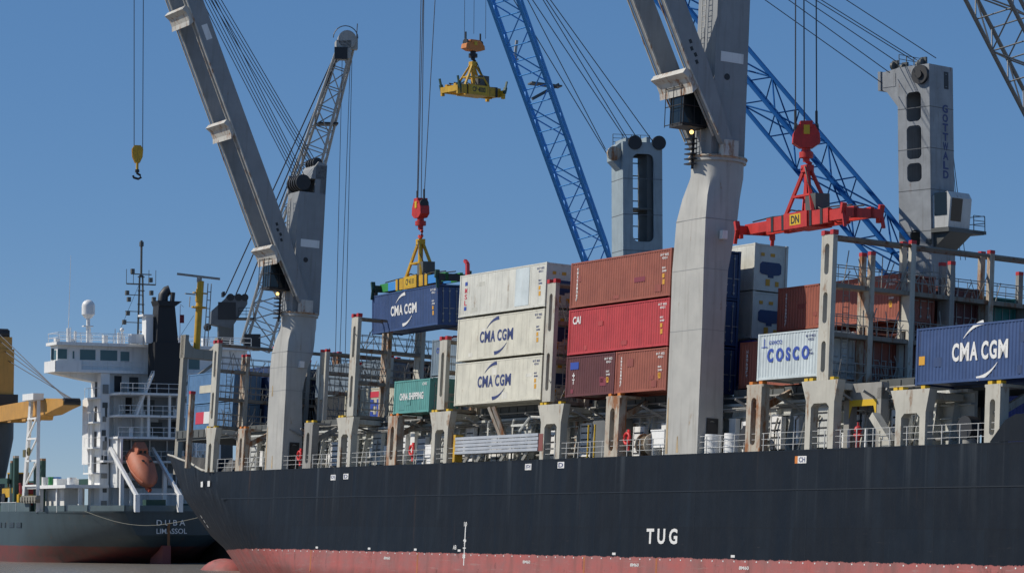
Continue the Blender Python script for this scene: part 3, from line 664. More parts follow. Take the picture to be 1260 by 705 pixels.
def body_mb(L_, H, corr=True):
    m = MB(); y0, y1 = .03, CW-.03
    if corr:
        n = int((L_-.3)/.28); ptch = (L_-.3)/n
        for yo, sg in ((y0, 1), (y1, -1)):
            prof = []
            for i in range(n):
                x = .15 + i*ptch; prof += [(x, 0), (x+ptch*.26, 0), (x+ptch*.5, .036), (x+ptch*.76, .036)]
            prof.append((L_-.15, 0))
            vs = [(x, yo+sg*d, z) for z in (.16, H-.1) for x, d in prof]; k = len(prof)
            m.add(vs, [(i, i+1, k+i+1, k+i) for i in range(k-1)])
    else:
        m.box((.1, y0, .16), (L_-.1, y0+.03, H-.1)); m.box((.1, y1-.03, .16), (L_-.1, y1, H-.1))
        n = int(L_/1.0)
        for i in range(1, n): m.box((L_*i/n-.012, y0-.006, .16), (L_*i/n+.012, y0, H-.1))
    m.box((.05, .1, H-.07), (L_-.05, CW-.1, H-.02)); m.box((.03, .1, .12), (.07, CW-.1, H-.1)); m.box((.1, .1, .12), (L_-.1, CW-.1, .2))
    return m
def frame_mb(L_, H):
    m = MB()
    for x in (0, L_-.16):
        for y in (0, CW-.15): m.box((x, y, .12), (x+.16, y+.15, H-.12))
        m.box((x+.02, .15, .02), (x+.13, CW-.15, .16)); m.box((x+.02, .15, H-.13), (x+.13, CW-.15, H-.02))
        for y in (0, CW-.165):
            for z in (0, H-.12): m.box((x-.004, y-.004, z), (x+.17, y+.17, z+.12))
    for y in (.012, CW-.09): m.box((.16, y, .03), (L_-.16, y+.078, .17)); m.box((.16, y, H-.1), (L_-.16, y+.078, H-.01))
    return m
def door_mb(H):
    m = MB(); m.box((0, 0, 0), (.05, 1.05, H-.36))
    for z in (.3, .85, 1.4, 1.95): m.box((.05, .06, z), (.065, .99, z+.3))
    return m
def lock_mb(H):
    m = MB(); m.tube([(.1, 0, .02), (.1, 0, H-.4)], .022, 5)
    for z in (.1, .6, H-.7): m.box((.05, -.06, z), (.12, .06, z+.1))
    m.box((.1, 0, 1.0), (.13, .35, 1.05)); return m
def reefer_mb(H):
    m = MB(); m.box((-.03, .16, .16), (.02, CW-.16, H-.13)); return m
def unit_mb():
    m = MB(); z = 1.05
    poly = [(.45, z+.1), (.6, z), (1.05, z-.05), (1.05, z-.2), (1.45, z-.2), (1.45, z-.05), (1.85, z), (2.0, z+.1), (2.0, z+.6), (1.85, z+.75), (.6, z+.75), (.45, z+.6)]
    m.prism(poly, 0, .02, .05); return m
GREYL = plain('galvanised_bar', (.33, .33, .32), .5, .3)
YLAB = plain('orange_label', (.62, .32, .03), .5)
def container(label, s_aft, y, z, L_, H, cm, kind='dry', mat4=None, group='containers stacked on the ship', doors=True, face=True):
    m = CM[cm]
    o = thing('shipping_container', label, 'container', mat4 if mat4 is not None else M1 @ T(-s_aft - L_, y, z), group)
    k = 'reef' if kind == 'reefer' else 'dry'
    part(('b', k, L_, H, cm), lambda: body_mb(L_, H, k == 'dry'), 'body', m, o)
    part(('f', k, L_, H, cm), lambda: frame_mb(L_, H), 'frame', m, o)
    if kind == 'reefer':
        e = part(('r', H, cm), lambda: reefer_mb(H), 'end_panel', m, o); e.location = (L_-.08, 0, 0)
        u_ = part(('u',), unit_mb, 'refrigeration_unit', CM['navy'], o); u_.location = (L_-.08, 0, 0)
        d_ = MB()
        for yy, zz, w_, h_ in ((.5, 2.15, .25, .2), (1.2, 2.15, .3, .2), (.9, .35, .3, .4), (1.6, .35, .25, .3)): d_.box((0, yy, zz), (.03, yy+w_, zz+h_))
        e2 = part(('lab',), lambda: d_, 'end_label', YLAB, o); e2.location = (L_-.06, 0, 0)
    elif doors:
        for yy in (.17, 1.22):
            d_ = part(('d', H, cm), lambda: door_mb(H), 'door', m, o); d_.location = (L_-.1, yy, .17)
            for q_ in (.27, .78): b_ = part(('l', H), lambda: lock_mb(H), 'locking_bar', GREYL, d_); b_.location = (0, q_, 0)
    return o
def side_marks(o, L_, H, mat, x0=None, side_labels=True):
    """small serial-number rows near the aft end of the long side"""
    mb = MB(); y = .0
    put_text(mb, '45G1', (L_-1.1, .02, H-.62), EX, EZ, .6, .14, 0, .02); put_text(mb, '817 402', (L_-1.3, .02, H-.42), EX, EZ, .95, .14, 0, .02); put_text(mb, 'MAX', (L_-1.05, .02, H-1.2), EX, EZ, .4, .12, 0, .02); put_text(mb, '30480', (L_-1.05, .02, H-1.4), EX, EZ, .5, .12, 0, .02)
    mb.build('serial_marks', mat, o)
    if side_labels:
        mb = MB(); mb.box((L_-1.0, .017, H-1.75), (L_-.75, .023, H-1.5)); mb.box((L_-.95, .017, .75), (L_-.7, .023, 1.05)); mb.build('hazard_label', YLAB, o)
def cma(o, x0, w, zc, h, mat, up=True):
    mb = MB(); [put_text(mb, ch, (x0+w*a, .014, zc-h/2), EX, EZ, w*b_, h, 0, .035) for ch, a, b_ in (('C', 0, .125), ('M', .145, .165), ('A', .325, .14), ('C', .53, .125), ('G', .675, .13), ('M', .83, .17))]
    mb.build('lettering', mat, o)
    sw = MB(); swoosh(sw, x0+w*.2, zc+h*.72, x0+w*.56, zc+h*1.5, .16, .26, .014, 0, 1); swoosh(sw, x0+w*.82, zc-h*.7, x0+w*.46, zc-h*1.5, .16, .26, .014, 0, 1)
    sw.build('swoosh_emblem', mat, o)
def vtext(o, s, x, ztop_, size, mat, y=.014):
    mb = MB(); z = ztop_
    for ch in s:
        if ch != ' ': put_text(mb, ch, (x, y, z-size), EX, EZ, size*.8, size*.82, 0, .02)
        z -= size
    mb.build('lettering', mat, o)
# white stack
w1 = container('white container with CMA CGM letters, bottom of the white stack', 17.0, .15, 12.38, 12.19, 2.9, 'white', 'reefer'); cma(w1, 3.3, 4.7, 1.5, .78, NAVYT); side_marks(w1, 12.19, 2.9, NAVYT)
w2 = container('white container with CMA CGM letters, middle of the white stack', 17.0, .15, 15.40, 12.19, 2.9, 'white', 'reefer'); cma(w2, 3.3, 4.7, 1.5, .78, NAVYT); side_marks(w2, 12.19, 2.9, NAVYT)
w3 = container('weathered pale container with red and blue upright letters, top of the white stack', 17.0, .15, 18.42, 12.19, 2.9, 'pale', 'reefer'); vtext(w3, 'MSL', .75, 2.05, .42, REDT)
mb = MB(); mb.box((.75, .012, 2.15), (1.1, .018, 2.4)); mb.box((.75, .012, .45), (1.1, .018, .7)); mb.build('lettering_block', BLUET, w3); side_marks(w3, 12.19, 2.9, NAVYT)
mb = MB(); mb.box((8.0, .010, .25), (9.9, .016, 2.75)); mb.build('fresh_paint_patch', CM['ice'], w3)
# red stack
r1 = container('dark maroon short container, lower left of the red stack', 7.72, .15, 12.38, 6.06, 2.59, 'maroon'); 
mb = MB(); mb.box((.5, .012, 1.75), (1.55, .018, 2.2)); mb.build('emblem', BLUET, r1); mb = MB(); mb.box((.85, .02, 1.85), (1.4, .024, 2.1)); mb.build('emblem', YELP, r1); vtext(r1, '+T', .8, 1.6, .4, PURE); side_marks(r1, 6.06, 2.59, PURE)
r2 = container('brick red short container, lower right of the red stack beside the crane pedestal', 1.55, .15, 12.38, 6.06, 2.59, 'brick'); vtext(r2, 'textainer', .6, 2.3, .21, PURE); side_marks(r2, 6.06, 2.59, PURE)
r3 = container('bright red long container, middle of the red stack', 1.55, .15, 15.05, 12.19, 2.9, 'red'); mb = MB(); put_text(mb, 'CAI', (.5, .014, 1.95), EX, EZ, 1.0, .5, 0, .03); mb.build('lettering', PURE, r3); side_marks(r3, 12.19, 2.9, PURE)
r4 = container('brick red long container, top of the red stack', 1.55, .15, 18.05, 12.19, 2.9, 'brick'); vtext(r4, 'textainer', .75, 2.6, .24, PURE); side_marks(r4, 12.19, 2.9, PURE)
mb = MB(); mb.box((7.9, .012, 1.1), (9.2, .018, 1.4)); mb.build('painted_patch', plain('patch_maroon', (.2, .03, .05), .6), r4)
# COSCO and neighbours
k1 = container('ice grey short container lettered COSCO in blue', -14.35, .15, 12.5, 6.06, 2.65, 'ice'); mb = MB(); put_text(mb, 'C O S C O', (.95, .014, 1.0), EX, EZ, 4.2, .78, 0, .05); put_text(mb, 'COSCO', (1.1, .014, 2.0), EX, EZ, 1.3, .22, 0, .02); mb.box((.35, .012, 1.85), (.95, .018, 1.9)); mb.box((.6, .012, 1.9), (.68, .018, 2.35)); mb.build('lettering', BLUET, k1); side_marks(k1, 6.06, 2.65, NAVYT, None, False)
k2 = container('brick red container half hidden behind the COSCO container', -14.35, 2.9, 12.5, 12.19, 2.75, 'brick'); vtext(k2, 'Hamburg', .7, 2.3, .24, PURE)
k3 = container('brick red container above the COSCO container, seen through the lashing bridge', -14.7, 5.2, 16.05, 12.19, 2.62, 'brick'); vtext(k3, 'textainer', .8, 2.3, .22, PURE); side_marks(k3, 12.19, 2.62, PURE)
b1 = container('blue container with large white CMA CGM letters at right', -35.5, .15, 11.62, 12.19, 2.97, 'blue'); cma(b1, 3.05, 4.55, 1.56, .95, PURE); 
mb = MB(); mb.box((.25, .014, 1.05), (.75, .02, 1.5)); mb.build('hazard_label', YLAB, b1)
b2_ = container('deep blue short container at deck level under the blue CMA CGM container', -33.3, 3.0, 8.55, 6.06, 2.59, 'deep'); vtext(b2_, 'HANJIN', 1.5, 2.4, .33, PURE)
# teal and grey ones between the bridges
t1 = container('teal short container lettered CHINA SHIPPING', 33.0, .15, 12.12, 5.6, 2.35, 'teal'); mb = MB(); put_text(mb, 'CHINA', (.9, .014, .95), EX, EZ, 1.3, .5, 0, .03); put_text(mb, 'SHIPPING', (2.35, .014, .95), EX, EZ, 2.3, .5, 0, .03); put_text(mb, 'CHS', (4.4, .014, 1.9), EX, EZ, .7, .2); mb.build('lettering', PURE, t1)
g1 = container('pale grey container with blue letters behind the short lashing post', 32.4, 2.9, 12.4, 6.06, 2.59, 'grey'); mb = MB(); put_text(mb, 'COSCO', (1.2, .014, .95), EX, EZ, 4.3, .8, 0, .035); put_text(mb, 'COSCO', (.7, .014, 1.9), EX, EZ, 1.2, .3); mb.build('lettering', BLUET, g1)
g2 = container('slate grey container on top of the pale grey one with blue letters', 32.4, 2.9, 15.05, 6.06, 2.59, 'slate'); mb = MB(); put_text(mb, 'COSCO', (.7, .014, 1.6), EX, EZ, 1.6, .4); mb.build('lettering', BLUET, g2)
cr = container('cream container with red and blue block letters behind the tall lashing post', 46.4, 5.6, 12.45, 12.19, 2.59, 'cream'); mb = MB(); mb.box((4.4, .014, 1.85), (6.8, .02, 2.3), 0); put_text(mb, 'H', (4.6, .014, .9), EX, EZ, 1.7, .8, 1, .06); put_text(mb, 'H', (4.6, .014, .05+.12), EX, EZ, 1.7, .6, 1, .06); mb.build('lettering', [REDT, BLUET], cr)
cr2 = container('cream container without letters farther along behind the teal one', 33.6, 8.3, 12.45, 12.19, 2.59, 'cream')
# forward blue pair
f1 = container('faded blue container with red and white sign near the bow, lower of two', 74.0, 2.6, 11.9, 10.2, 2.6, 'faded'); mb = MB(); mb.box((2.2, .014, .95), (4.0, .02, 1.95), 0); mb.box((4.0, .014, .95), (6.1, .02, 1.95), 1); mb.build('sign_panel', [REDT, PURE], f1); mb = MB(); put_text(mb, 'MOL', (2.35, .024, 1.2), EX, EZ, 1.5, .5, 0, .03); put_text(mb, 'SEA', (4.2, .024, 1.2), EX, EZ, 1.6, .5, 1, .03); mb.build('lettering', [PURE, BLUET], f1)
f2 = container('faded blue container with cream sign near the bow, upper of two', 74.0, 2.6, 14.55, 10.2, 2.6, 'faded'); mb = MB(); mb.box((2.7, .014, .9), (6.4, .02, 1.55)); mb.build('sign_panel', CM['cream'], f2); mb = MB(); put_text(mb, 'CMA CGM', (3.0, .024, 1.05), EX, EZ, 3.0, .35); mb.build('lettering', NAVYT, f2)
# reefers standing inboard behind the crane
a1 = container('white reefer container with dark blue cooling unit, top of the stack behind the crane pedestal', 1.5, 6.05, 18.95, 12.19, 2.9, 'pale', 'reefer')
a2 = container('white reefer container under the one with the dark blue cooling unit', 1.5, 6.05, 16.0, 12.19, 2.9, 'pale', 'reefer')
a3 = container('navy container with its doors showing beside the white reefer, behind the crane pedestal', 1.6, 2.7, 18.3, 12.19, 2.9, 'navy')
a4 = container('navy container under the navy one beside the crane pedestal', 1.6, 2.7, 15.4, 12.19, 2.9, 'navy')
a5 = container('deep blue container with yellow markings low behind the crane pedestal', 1.0, 5.8, 13.1, 12.19, 2.75, 'deep')
a6 = container('navy container lowest beside the crane pedestal', 1.6, 2.7, 12.45, 12.19, 2.9, 'navy')
# inboard rows seen end-on through the lashing bridges
names = dict(maroon='dark maroon', darkteal='dark teal', black='charcoal', slate='slate grey', navy='navy', brick='brick red', grey='pale grey', cream='cream', teal='teal', blue='blue')
ordn = ['third', 'fourth', 'fifth', 'sixth', 'seventh', 'eighth']
def inboard(s_aft, where, rows, zb=12.45):
    for y, stack, row in rows:
        z = zb
        for i, (cm, H) in enumerate(stack):
            tier = 'lower' if i == 0 else ('upper' if i == 1 else 'topmost')
            container(f'{names[cm]} container end {where}, {tier} tier, {row} row inboard', s_aft, y, z, 12.19, H, cm); z += H + .03
inboard(-14.6, 'through the right lashing bridge', [(5.55, [('maroon', 2.9)], 'third'), (8.3, [('maroon', 2.9), ('maroon', 2.9)], 'fourth'), (11.0, [('darkteal', 2.59), ('darkteal', 2.9)], 'fifth'), (13.75, [('black', 2.59), ('slate', 2.59)], 'sixth'), (16.5, [('slate', 2.9), ('darkteal', 2.59)], 'seventh'), (19.2, [('black', 2.59), ('grey', 2.59)], 'eighth')])
inboard(72.9, 'behind the forward lashing bridge', [(5.4, [('navy', 2.59), ('navy', 2.59)], 'third'), (8.1, [('black', 2.59), ('navy', 2.59)], 'fourth'), (10.9, [('navy', 2.59), ('black', 2.9)], 'fifth')])
inboard(57.6, 'behind the forward ship crane', [(8.1, [('black', 2.59), ('slate', 2.59)], 'fourth'), (10.9, [('brick', 2.59), ('black', 2.59)], 'fifth'), (13.7, [('navy', 2.59), ('maroon', 2.59)], 'sixth'), (16.4, [('maroon', 2.59), ('navy', 2.59)], 'seventh')])
inboard(17.2, 'behind the white stack', [(3.0, [('slate', 2.9), ('grey', 2.9), ('grey', 2.9)], 'second'), (5.8, [('navy', 2.9), ('slate', 2.9)], 'third')])
inboard(46.6, 'past the cream container', [(11.0, [('slate', 2.59)], 'fifth'), (13.7, [('maroon', 2.59), ('black', 2.59)], 'sixth'), (16.4, [('navy', 2.59), ('maroon', 2.59)], 'seventh')])

rp_ = random.Random(5)
for o, L_, H, nm, c in ((w1, 12.19, 2.9, 'patch_white', (.66, .65, .58)), (w2, 12.19, 2.9, 'patch_white', (.66, .65, .58)), (w3, 12.19, 2.9, 'patch_ivory', (.50, .50, .44)), (r2, 6.06, 2.59, 'patch_brick', (.25, .06, .045)), (r3, 12.19, 2.9, 'patch_red', (.38, .05, .05)), (r4, 12.19, 2.9, 'patch_brick', (.25, .06, .045)), (r1, 6.06, 2.59, 'patch_maroon', (.16, .05, .05)), (b1, 12.19, 2.97, 'patch_blue', (.02, .05, .14)), (k3, 12.19, 2.62, 'patch_brick', (.25, .06, .045)), (t1, 5.6, 2.35, 'patch_teal', (.08, .25, .24))):
    for q_ in range(3):
        x = rp_.uniform(.6, L_-1.6); z = rp_.uniform(.3, H-.9) if q_ else .25; mb = MB(); mb.box((x, .024, z), (x+rp_.uniform(.3, .9), .029, z+rp_.uniform(.2, .5)))
        mb.build('repair_patch', paint(nm, c, .6, rust=.3, streak=.4, var=.2), o)
# ================================================================== HANGING GEAR
def spreader(label, mat4, half, col_, ext=True, tel=None, name='DN', flip=GREENP, hb=3.0, ph=3.3):
    o = thing('container_spreader', label, 'spreader', mat4)
    m = MB()
    for y in (-.75, .45): m.box((-hb, y, -.08), (hb, y+.3, .72))
    m.box((-hb, -.45, .05), (-hb+.25, .45, .55)); m.box((hb-.25, -.45, .05), (hb, .45, .55)); m.box((-1.2, -.85, -.12), (1.2, .85, .78)); mo = m.build('main_beam', col_, o)
    tx = MB(); pw = .42 if len(name) < 4 else .75; put_text(tx, name, (-pw, -.862, .14), EX, EZ, pw*2, .46, 0, .03)
    tb = MB(); tb.box((-pw-.14, -.856, .06), (pw+.14, -.851, .68)); tb.build('sign_panel', YELP, mo); tx.build('lettering', BLACK, mo)
    for sg in (-1, 1):
        b_ = MB()
        if ext:
            seg = (half - hb)/2
            for y in (-.68, .44):
                b_.box((sg*hb, y, 0), (sg*(hb+seg), y+.24, .6), 0); b_.box((sg*(hb+seg), y, 0), (sg*half, y+.24, .6), 1)
            b_.build('telescopic_beam', tel or [col_, col_], o)
        e = MB(); e.box((sg*(half-.3), -1.2, 0), (sg*half, 1.2, .5)); 
        for y in (-1.2, .98): e.box((sg*(half-.32), y, -.25), (sg*(half-.02), y+.22, .05))
        e.build('end_beam', BLACK if flip is DKGREEN and tel else col_, o)
        for y in (-1.28, 1.2):
            f = MB(); f.bar((sg*(half-.15), y, .4), (sg*(half+.08), y*1.02, -.55 if ext else 1.3), .2, .1, EX); f.bar((sg*(half-.2), y, .2), (sg*(half-.05), y, .75), .3, .2, EX); f.build('guide_flipper', flip, o)
    p = MB(); ap = Vector((0, 0, ph))
    for x in (-1.45, 1.45):
        for y in (-.6, .6): p.bar((x, y, .6), ap + Vector((x*.1, y*.15, 0)), .17, .17)
    zm = .6 + (ph-.6)*.42
    for y in (-.42, .42): p.bar((-.92, y, zm), (.92, y, zm), .12, .12)
    for x in (-.9, .9): p.bar((x, -.4, zm), (x, .4, zm), .12, .12)
    p.bar((0, 0, .6), (0, 0, ph), .28, .28); p.box((-.3, -.25, ph-.2), (.3, .25, ph+.2)); p.build('lifting_pyramid', col_, o)
    g = MB(); g.box((.45, -.45, .78), (1.5, .5, 1.75)); g.build('power_pack', DKGREY, o)
    for sg in (-1, 1):
        for y in (-.2, .15):
            hs_ = MB(); hs_.tube([(sg*.5, y, .9), (sg*1.3, y*1.4, 1.05), (sg*(hb*.6), y*1.6, .78), (sg*(hb-.1), y*2, .82), (sg*(half-.5), y*2.2, .72)], .045, 5); hs_.build('hydraulic_hose', BLACK, o)
        for x in (hb*.45, hb*.8): bk_ = MB(); bk_.box((sg*x-.12, -.78, -.12), (sg*x+.12, -.74, .76)); bk_.build('bracket', BLACK, o)
    hs_ = MB(); hs_.tube([(.2, -.3, ph+.1), (.7, -.4, ph-.9), (1.0, -.2, 1.75)], .04, 5); hs_.build('hydraulic_hose', BLACK, o)
    return o
def hook_block(label, mat4, col_, w=1.0, red=True, hz=1.0, drop=1.0):
    o = thing('hook_block', label, 'hook block', mat4)
    h = MB()
    h.prism([(-.9*w, .35*hz), (-.55*w, .9*hz), (.55*w, .9*hz), (.9*w, .35*hz), (.95*w, -.2*hz), (.45*w, -.5*hz), (-.45*w, -.5*hz), (-.95*w, -.2*hz)], 1, -.36, .36)
    h.box((-.42*w, -.4, .7*hz), (.42*w, .4, 1.1*hz)); h.build('sheave_housing', col_, o)
    for x in (-.8*w, .65*w): s_ = MB(); s_.cyl((x, 0, .62*hz), .34, .16, 18, 0); s_.build('sheave', BLACK, o)
    for x in (-.73*w, .73*w): s_ = MB(); s_.tube([(x, 0, .6*hz), (x, 0, .9*hz+.8)], .08, 6); s_.build('rope_socket', BLACK, o)
    k = MB(); k.cyl((0, 0, -.5*hz-.25), .25, .3, 14); k.cyl((0, 0, -.5*hz-.55), .4, .32, 14); k.build('swivel', col_ if red else BLACK, o)
    z = -.5*hz-.5; k = MB(); k.tube([(0, 0, z), (0, 0, z-.35*drop)], .2, 10); k.tube([(0, 0, z-.3*drop), (.26, 0, z-.5*drop), (.28, 0, z-.8*drop), (0, 0, z-.98*drop), (-.26, 0, z-.8*drop)], .12, 8); k.build('hook', col_ if red else BLACK, o)
    tgm = MB(); tgm.box((-.17, -.405, .3*hz), (.17, -.4, .85*hz)); tgm.build('sign_panel', YELP, o)
    return o
# container in the air with its spreader
hx = AL - R(3.2); XD = Vector((math.sin(hx), -math.cos(hx), 0)); YD = Vector((math.cos(hx), math.sin(hx), 0))
P0 = Vector((9.17, 168, 0)) + U*48.0 + V2*2.6 + Z2*18.55
MH = basis(XD, YD, Z, P0)
hc = container('navy blue container lettered CMA CGM hanging in the air under a spreader', 0, 0, 0, 12.19, 2.9, 'blue', mat4=MH, group=None); cma(hc, 3.6, 4.8, 1.5, .75, PURE); side_marks(hc, 12.19, 2.9, PURE)
MS = MH @ T(6.3, CW/2, 3.15)
spreader('yellow spreader with blue and green arms clamped on the hanging container', MS, 6.05, YEL, True, [SKYBLUEP, GREENP], 'CP 4110', DKGREEN, 2.9)
pc = MS @ Vector((0, 0, 5.5)); hbk = hook_block('red hook block carrying the hanging blue container', basis(XD, YD, Z, pc), SPRED, .85, True, .9, 1.0)
Yc = pc.y
# yellow empty spreader
Yy = 250.0
XD2 = Vector((.76, .65, 0)); YD2 = Vector((-.65, .76, 0)); Py = at(582, 117, Yy)
MY = basis(XD2, YD2, Z, Py)
spreader('empty yellow spreader with retracted arms hanging in the open sky', MY, 2.75, YEL, False, None, 'CP 4000', DKGREEN, 2.6, 2.75)
py_ = MY @ Vector((0, 0, 4.2)); hby = hook_block('orange hook block above the empty yellow spreader', basis(XD2, YD2, Z, py_), ORANGE, 1.15, False, .62, .75)
# red spreader
XD3 = Vector((math.sin(R(27)), -math.cos(R(27)), 0)); YD3 = Vector((math.cos(R(27)), math.sin(R(27)), 0)); Pr = at(994, 279, 160)
MRr = basis(XD3, YD3, Z, Pr) @ Matrix.Rotation(R(0), 4, 'Y')
spreader('long red spreader with extended arms hanging above the COSCO container', MRr, 5.65, SPRED, True, [SPRED, SPRED], 'DN', SPRED, 3.2)
pr_ = MRr @ Vector((-.1, 0, 4.95)); hbr = hook_block('big red hook block above the long red spreader', basis(RT, Vector((0,1,0)), Z, pr_), SPRED, .82, True, .95, .8)

# ================================================================== HARBOUR CRANES
def lattice(p0, p1, w, h, r, rb, up=None, nb=None, face=None, turn=0, taper0=.35, taper1=.35, t0=.12, t1=.9):
    m = MB(); p0 = Vector(p0); p1 = Vector(p1); d = p1 - p0; Ln = d.length; d.normalize()
    if up is None: up = d.cross(face)
    sd = d.cross(up).normalized(); nn = sd.cross(d); c_, s_ = math.cos(turn), math.sin(turn); sd, nn = sd*c_ + nn*s_, nn*c_ - sd*s_
    nb = nb or int(Ln/h/1.0); pts = [[] for _ in range(4)]
    for i in range(nb+1):
        t_ = i/nb; k = 1.0
        if t_ < t0: k = taper0 + (1-taper0)*t_/t0
        if t_ > t1: k = taper1 + (1-taper1)*(1-t_)/(1-t1)
        c = p0 + d*Ln*t_
        for j, (a, b_) in enumerate(((-1,-1),(1,-1),(1,1),(-1,1))): pts[j].append(c + sd*w/2*a*k + nn*h/2*b_*k)
    for j in range(4): m.tube(pts[j], r, 7)
    for i in range(nb):
        for j in range(4):
            k = (j+1) % 4
            if (i+j) % 2: m.tube([pts[j][i], pts[k][i+1]], rb, 4)
            else: m.tube([pts[k][i], pts[j][i+1]], rb, 4)
            m.tube([pts[j][i], pts[k][i]], rb*.85, 4)
    return m
def harbour_tower(root, wx, wy, H, m, front_holes, side_holes, th=.12, cr=.55):
    """box tower in local axes; front = -y face, left = -x face"""
    f = MB()
    f.slots((-wx/2, -wy/2, 0), EX, EZ, EY, wx, H, front_holes, th, 0, cr); f.slots((-wx/2, wy/2-th, 0), EX, EZ, EY, wx, H, front_holes, th, 0, cr)
    f.slots((-wx/2, -wy/2+th, 0), EY, EZ, EX, wy-2*th, H, side_holes, th, 0, cr); f.slots((wx/2-th, -wy/2+th, 0), EY, EZ, EX, wy-2*th, H, side_holes, th, 0, cr)
    f.box((-wx/2+.03, -wy/2+.03, H-.1), (wx/2-.03, wy/2-.03, H+.02))
    o = f.build('tower', m, root); jt = plain('joint_dark_grey', (.10, .11, .12), .7)  # dark grey for the thin strips that mark the plate joints
    z = H - 3.2
    while z > 6: j_ = MB(); j_.box((-wx/2-.012, -wy/2-.012, z), (wx/2+.012, -wy/2-.002, z+.05)); j_.box((-wx/2-.012, -wy/2, z), (-wx/2-.002, wy/2, z+.05)); j_.build('plate_joint', jt, o); z -= 3.1
    rr = MB(); railing(rr, -wx/2+.1, wx/2-.1, wy/2-.1, H+.02, 1.0, .8, .025); rr.build('top_railing', DKGREY, o)
    ldr = MB()
    for y in (.35, .75): ldr.tube([(wx/2+.18, y, 6), (wx/2+.18, y, H-.2)], .035, 4)
    z = 6.2
    while z < H-.3: ldr.tube([(wx/2+.18, .35, z), (wx/2+.18, .75, z)], .022, 4); z += .35
    ldr.build('ladder', DKGREY, o)
    fl_ = MB(); fl_.box((-wx/2-.35, -wy/2-.1, H*.62), (-wx/2-.02, -wy/2+.25, H*.62+.35)); fl_.build('floodlight', DKGREY, o)
    return o
def rot(a): return Matrix.Rotation(a, 4, 'Z')
def chassis(root, w=9, m=LATBLUE):
    b_ = MB(); b_.box((-w/2, -3, 1.4), (w/2, 3, 3.2)); b_.cyl((0, 0, 3.2), 2.4, 1.2, 24); b_.box((-4.5, -2.6, 4.4), (4.5, 2.6, 6.6))
    for x in (-w/2+.5, w/2-.5):
        for y in (-5, 5): b_.box((x-.4, min(0, y), 1.6), (x+.4, max(0, y), 2.2)); b_.box((x-.8, y-.8, .0), (x+.8, y+.8, .3)); b_.box((x-.25, y-.25, .3), (x+.25, y+.25, 1.7))
    b_.build('undercarriage', m, root)
    wl = MB()
    for i in range(8):
        for y in (-2.7, 2.2): wl.cyl((-w/2+.8+i*(w-1.6)/7, y, .65), .64, .5, 18, 1)
    wl.build('wheels', BLACK, root)
# crane A: pale blue tower, blue boom
PA = at(784, 320, 245); PA.z = 3.0
ra_ = thing('harbour_crane', 'harbour crane with pale blue slotted tower behind the red stack and bright blue lattice boom', 'crane', Matrix.Translation(PA) @ rot(R(17)))
topA = at(784, 178, 245).z - 3.0; botA = at(784, 308, 245).z - 3.0
chassis(ra_)
HA = topA
harbour_tower(ra_, 3.6, 3.0, HA, TOWERBL, [(1.85, botA+.6, HA-1.0, 1.9)], [(1.38, HA-1.6, HA-.75, .5)], .14)
iv = MB(); iv.box((-.2, -1.2, botA-3), (1.6, 1.2, botA-2.8))
for i in range(8): iv.tube([(-.7, 1.15, botA+i*1.1), (.5, 1.15, botA+i*1.1)], .05, 4)
for x in (-.7, -.1): iv.tube([(x, 1.15, botA-2), (x, 1.15, HA-.4)], .05, 4)
iv.box((.5, -1.2, botA+.2), (1.5, 1.2, HA-.5)); iv.box((-1.6, -1.3, botA+3.4), (1.6, 1.3, botA+3.55)); iv.build('inner_ladder', DKGREY, ra_)
hd = MB(); hd.prism([(-1.8, HA), (-2.6, HA-.6), (-2.6, HA-1.6), (-1.8, HA-2.4)], 1, -1.0, .4); hd.box((.4, -1.4, HA), (.7, 1.4, HA+.5)); hd.box((-1.5, -1.4, HA), (-1.2, 1.4, HA+.35)); hd.build('tower_head', TOWERBL, ra_)
for x, y, z, m in ((-2.45, -1.06, HA-1.0, SHIPRUST), (-.7, -1.5, HA-.05, BLACK), (1.5, -1.5, HA+.0, BLACK)):
    s_ = MB(); s_.cyl((x, y-.12, z), .62, .3, 20, 1); s_.build('sheave', m, ra_)
inv = ra_.matrix_world.inverted(); bpy.context.view_layer.update(); inv = ra_.matrix_world.inverted()
tipA = at(528, -262, Yc); footA = at(744, 345, 243)
VW = lambda q: (inv.to_3x3() @ (q - CAM)).normalized()
lt = lattice(inv @ footA, inv @ tipA, 2.0, 2.15, .165, .06, face=VW((footA+tipA)/2), turn=R(7), nb=17, taper0=.8, t0=.05); lt.build('boom', plain('lattice_bright_blue', (.045, .29, .70), .6), ra_)
bx = MB(); e1 = inv @ at(633, 74, 229); bx.bar(e1 + Vector((0,0,0)), e1 + Vector((.2, 0, 1.6)), .2, .2); bx.sphere(e1, .38, 10, 6, 0, (1, 1, .5)); bx.build('boom_lamp', LATGREY, ra_)
pf = MB(); e1 = inv @ at(672, 105, 231); pf.bar(e1 + Vector((-1.4, 0, .1)), e1 + Vector((1.2, 0, -.1)), 1.2, .12); pf.bar(e1 + Vector((-1.2, 0, -1.2)), e1 + Vector((1.1, 0, .1)), .25, .25); pf.build('boom_platform', DKGREY, ra_)
for a, b_ in (((745, 184), (649, 0)), ((747, 190), (632, 0)), ((770, 172), (655, 0)), ((772, 171), (668, 0)), ((789, 178), (672, 0)), ((803, 174), (677, 0))):
    e = (b_[0] + (b_[0]-a[0])*.9, b_[1] + (b_[1]-a[1])*.9); ropes(ra_, [at(*a, 244)], [at(*e, 222)], .04, 'luffing_rope')
ropes(ra_, [at(523, -262, Yc), at(527, -262, Yc), at(550, -262, Yc), at(525, -262, Yc)], [pc + XD*dx_ + Vector((0, 0, .9)) for dx_ in (-.62, -.5, .62, .1)], .032)
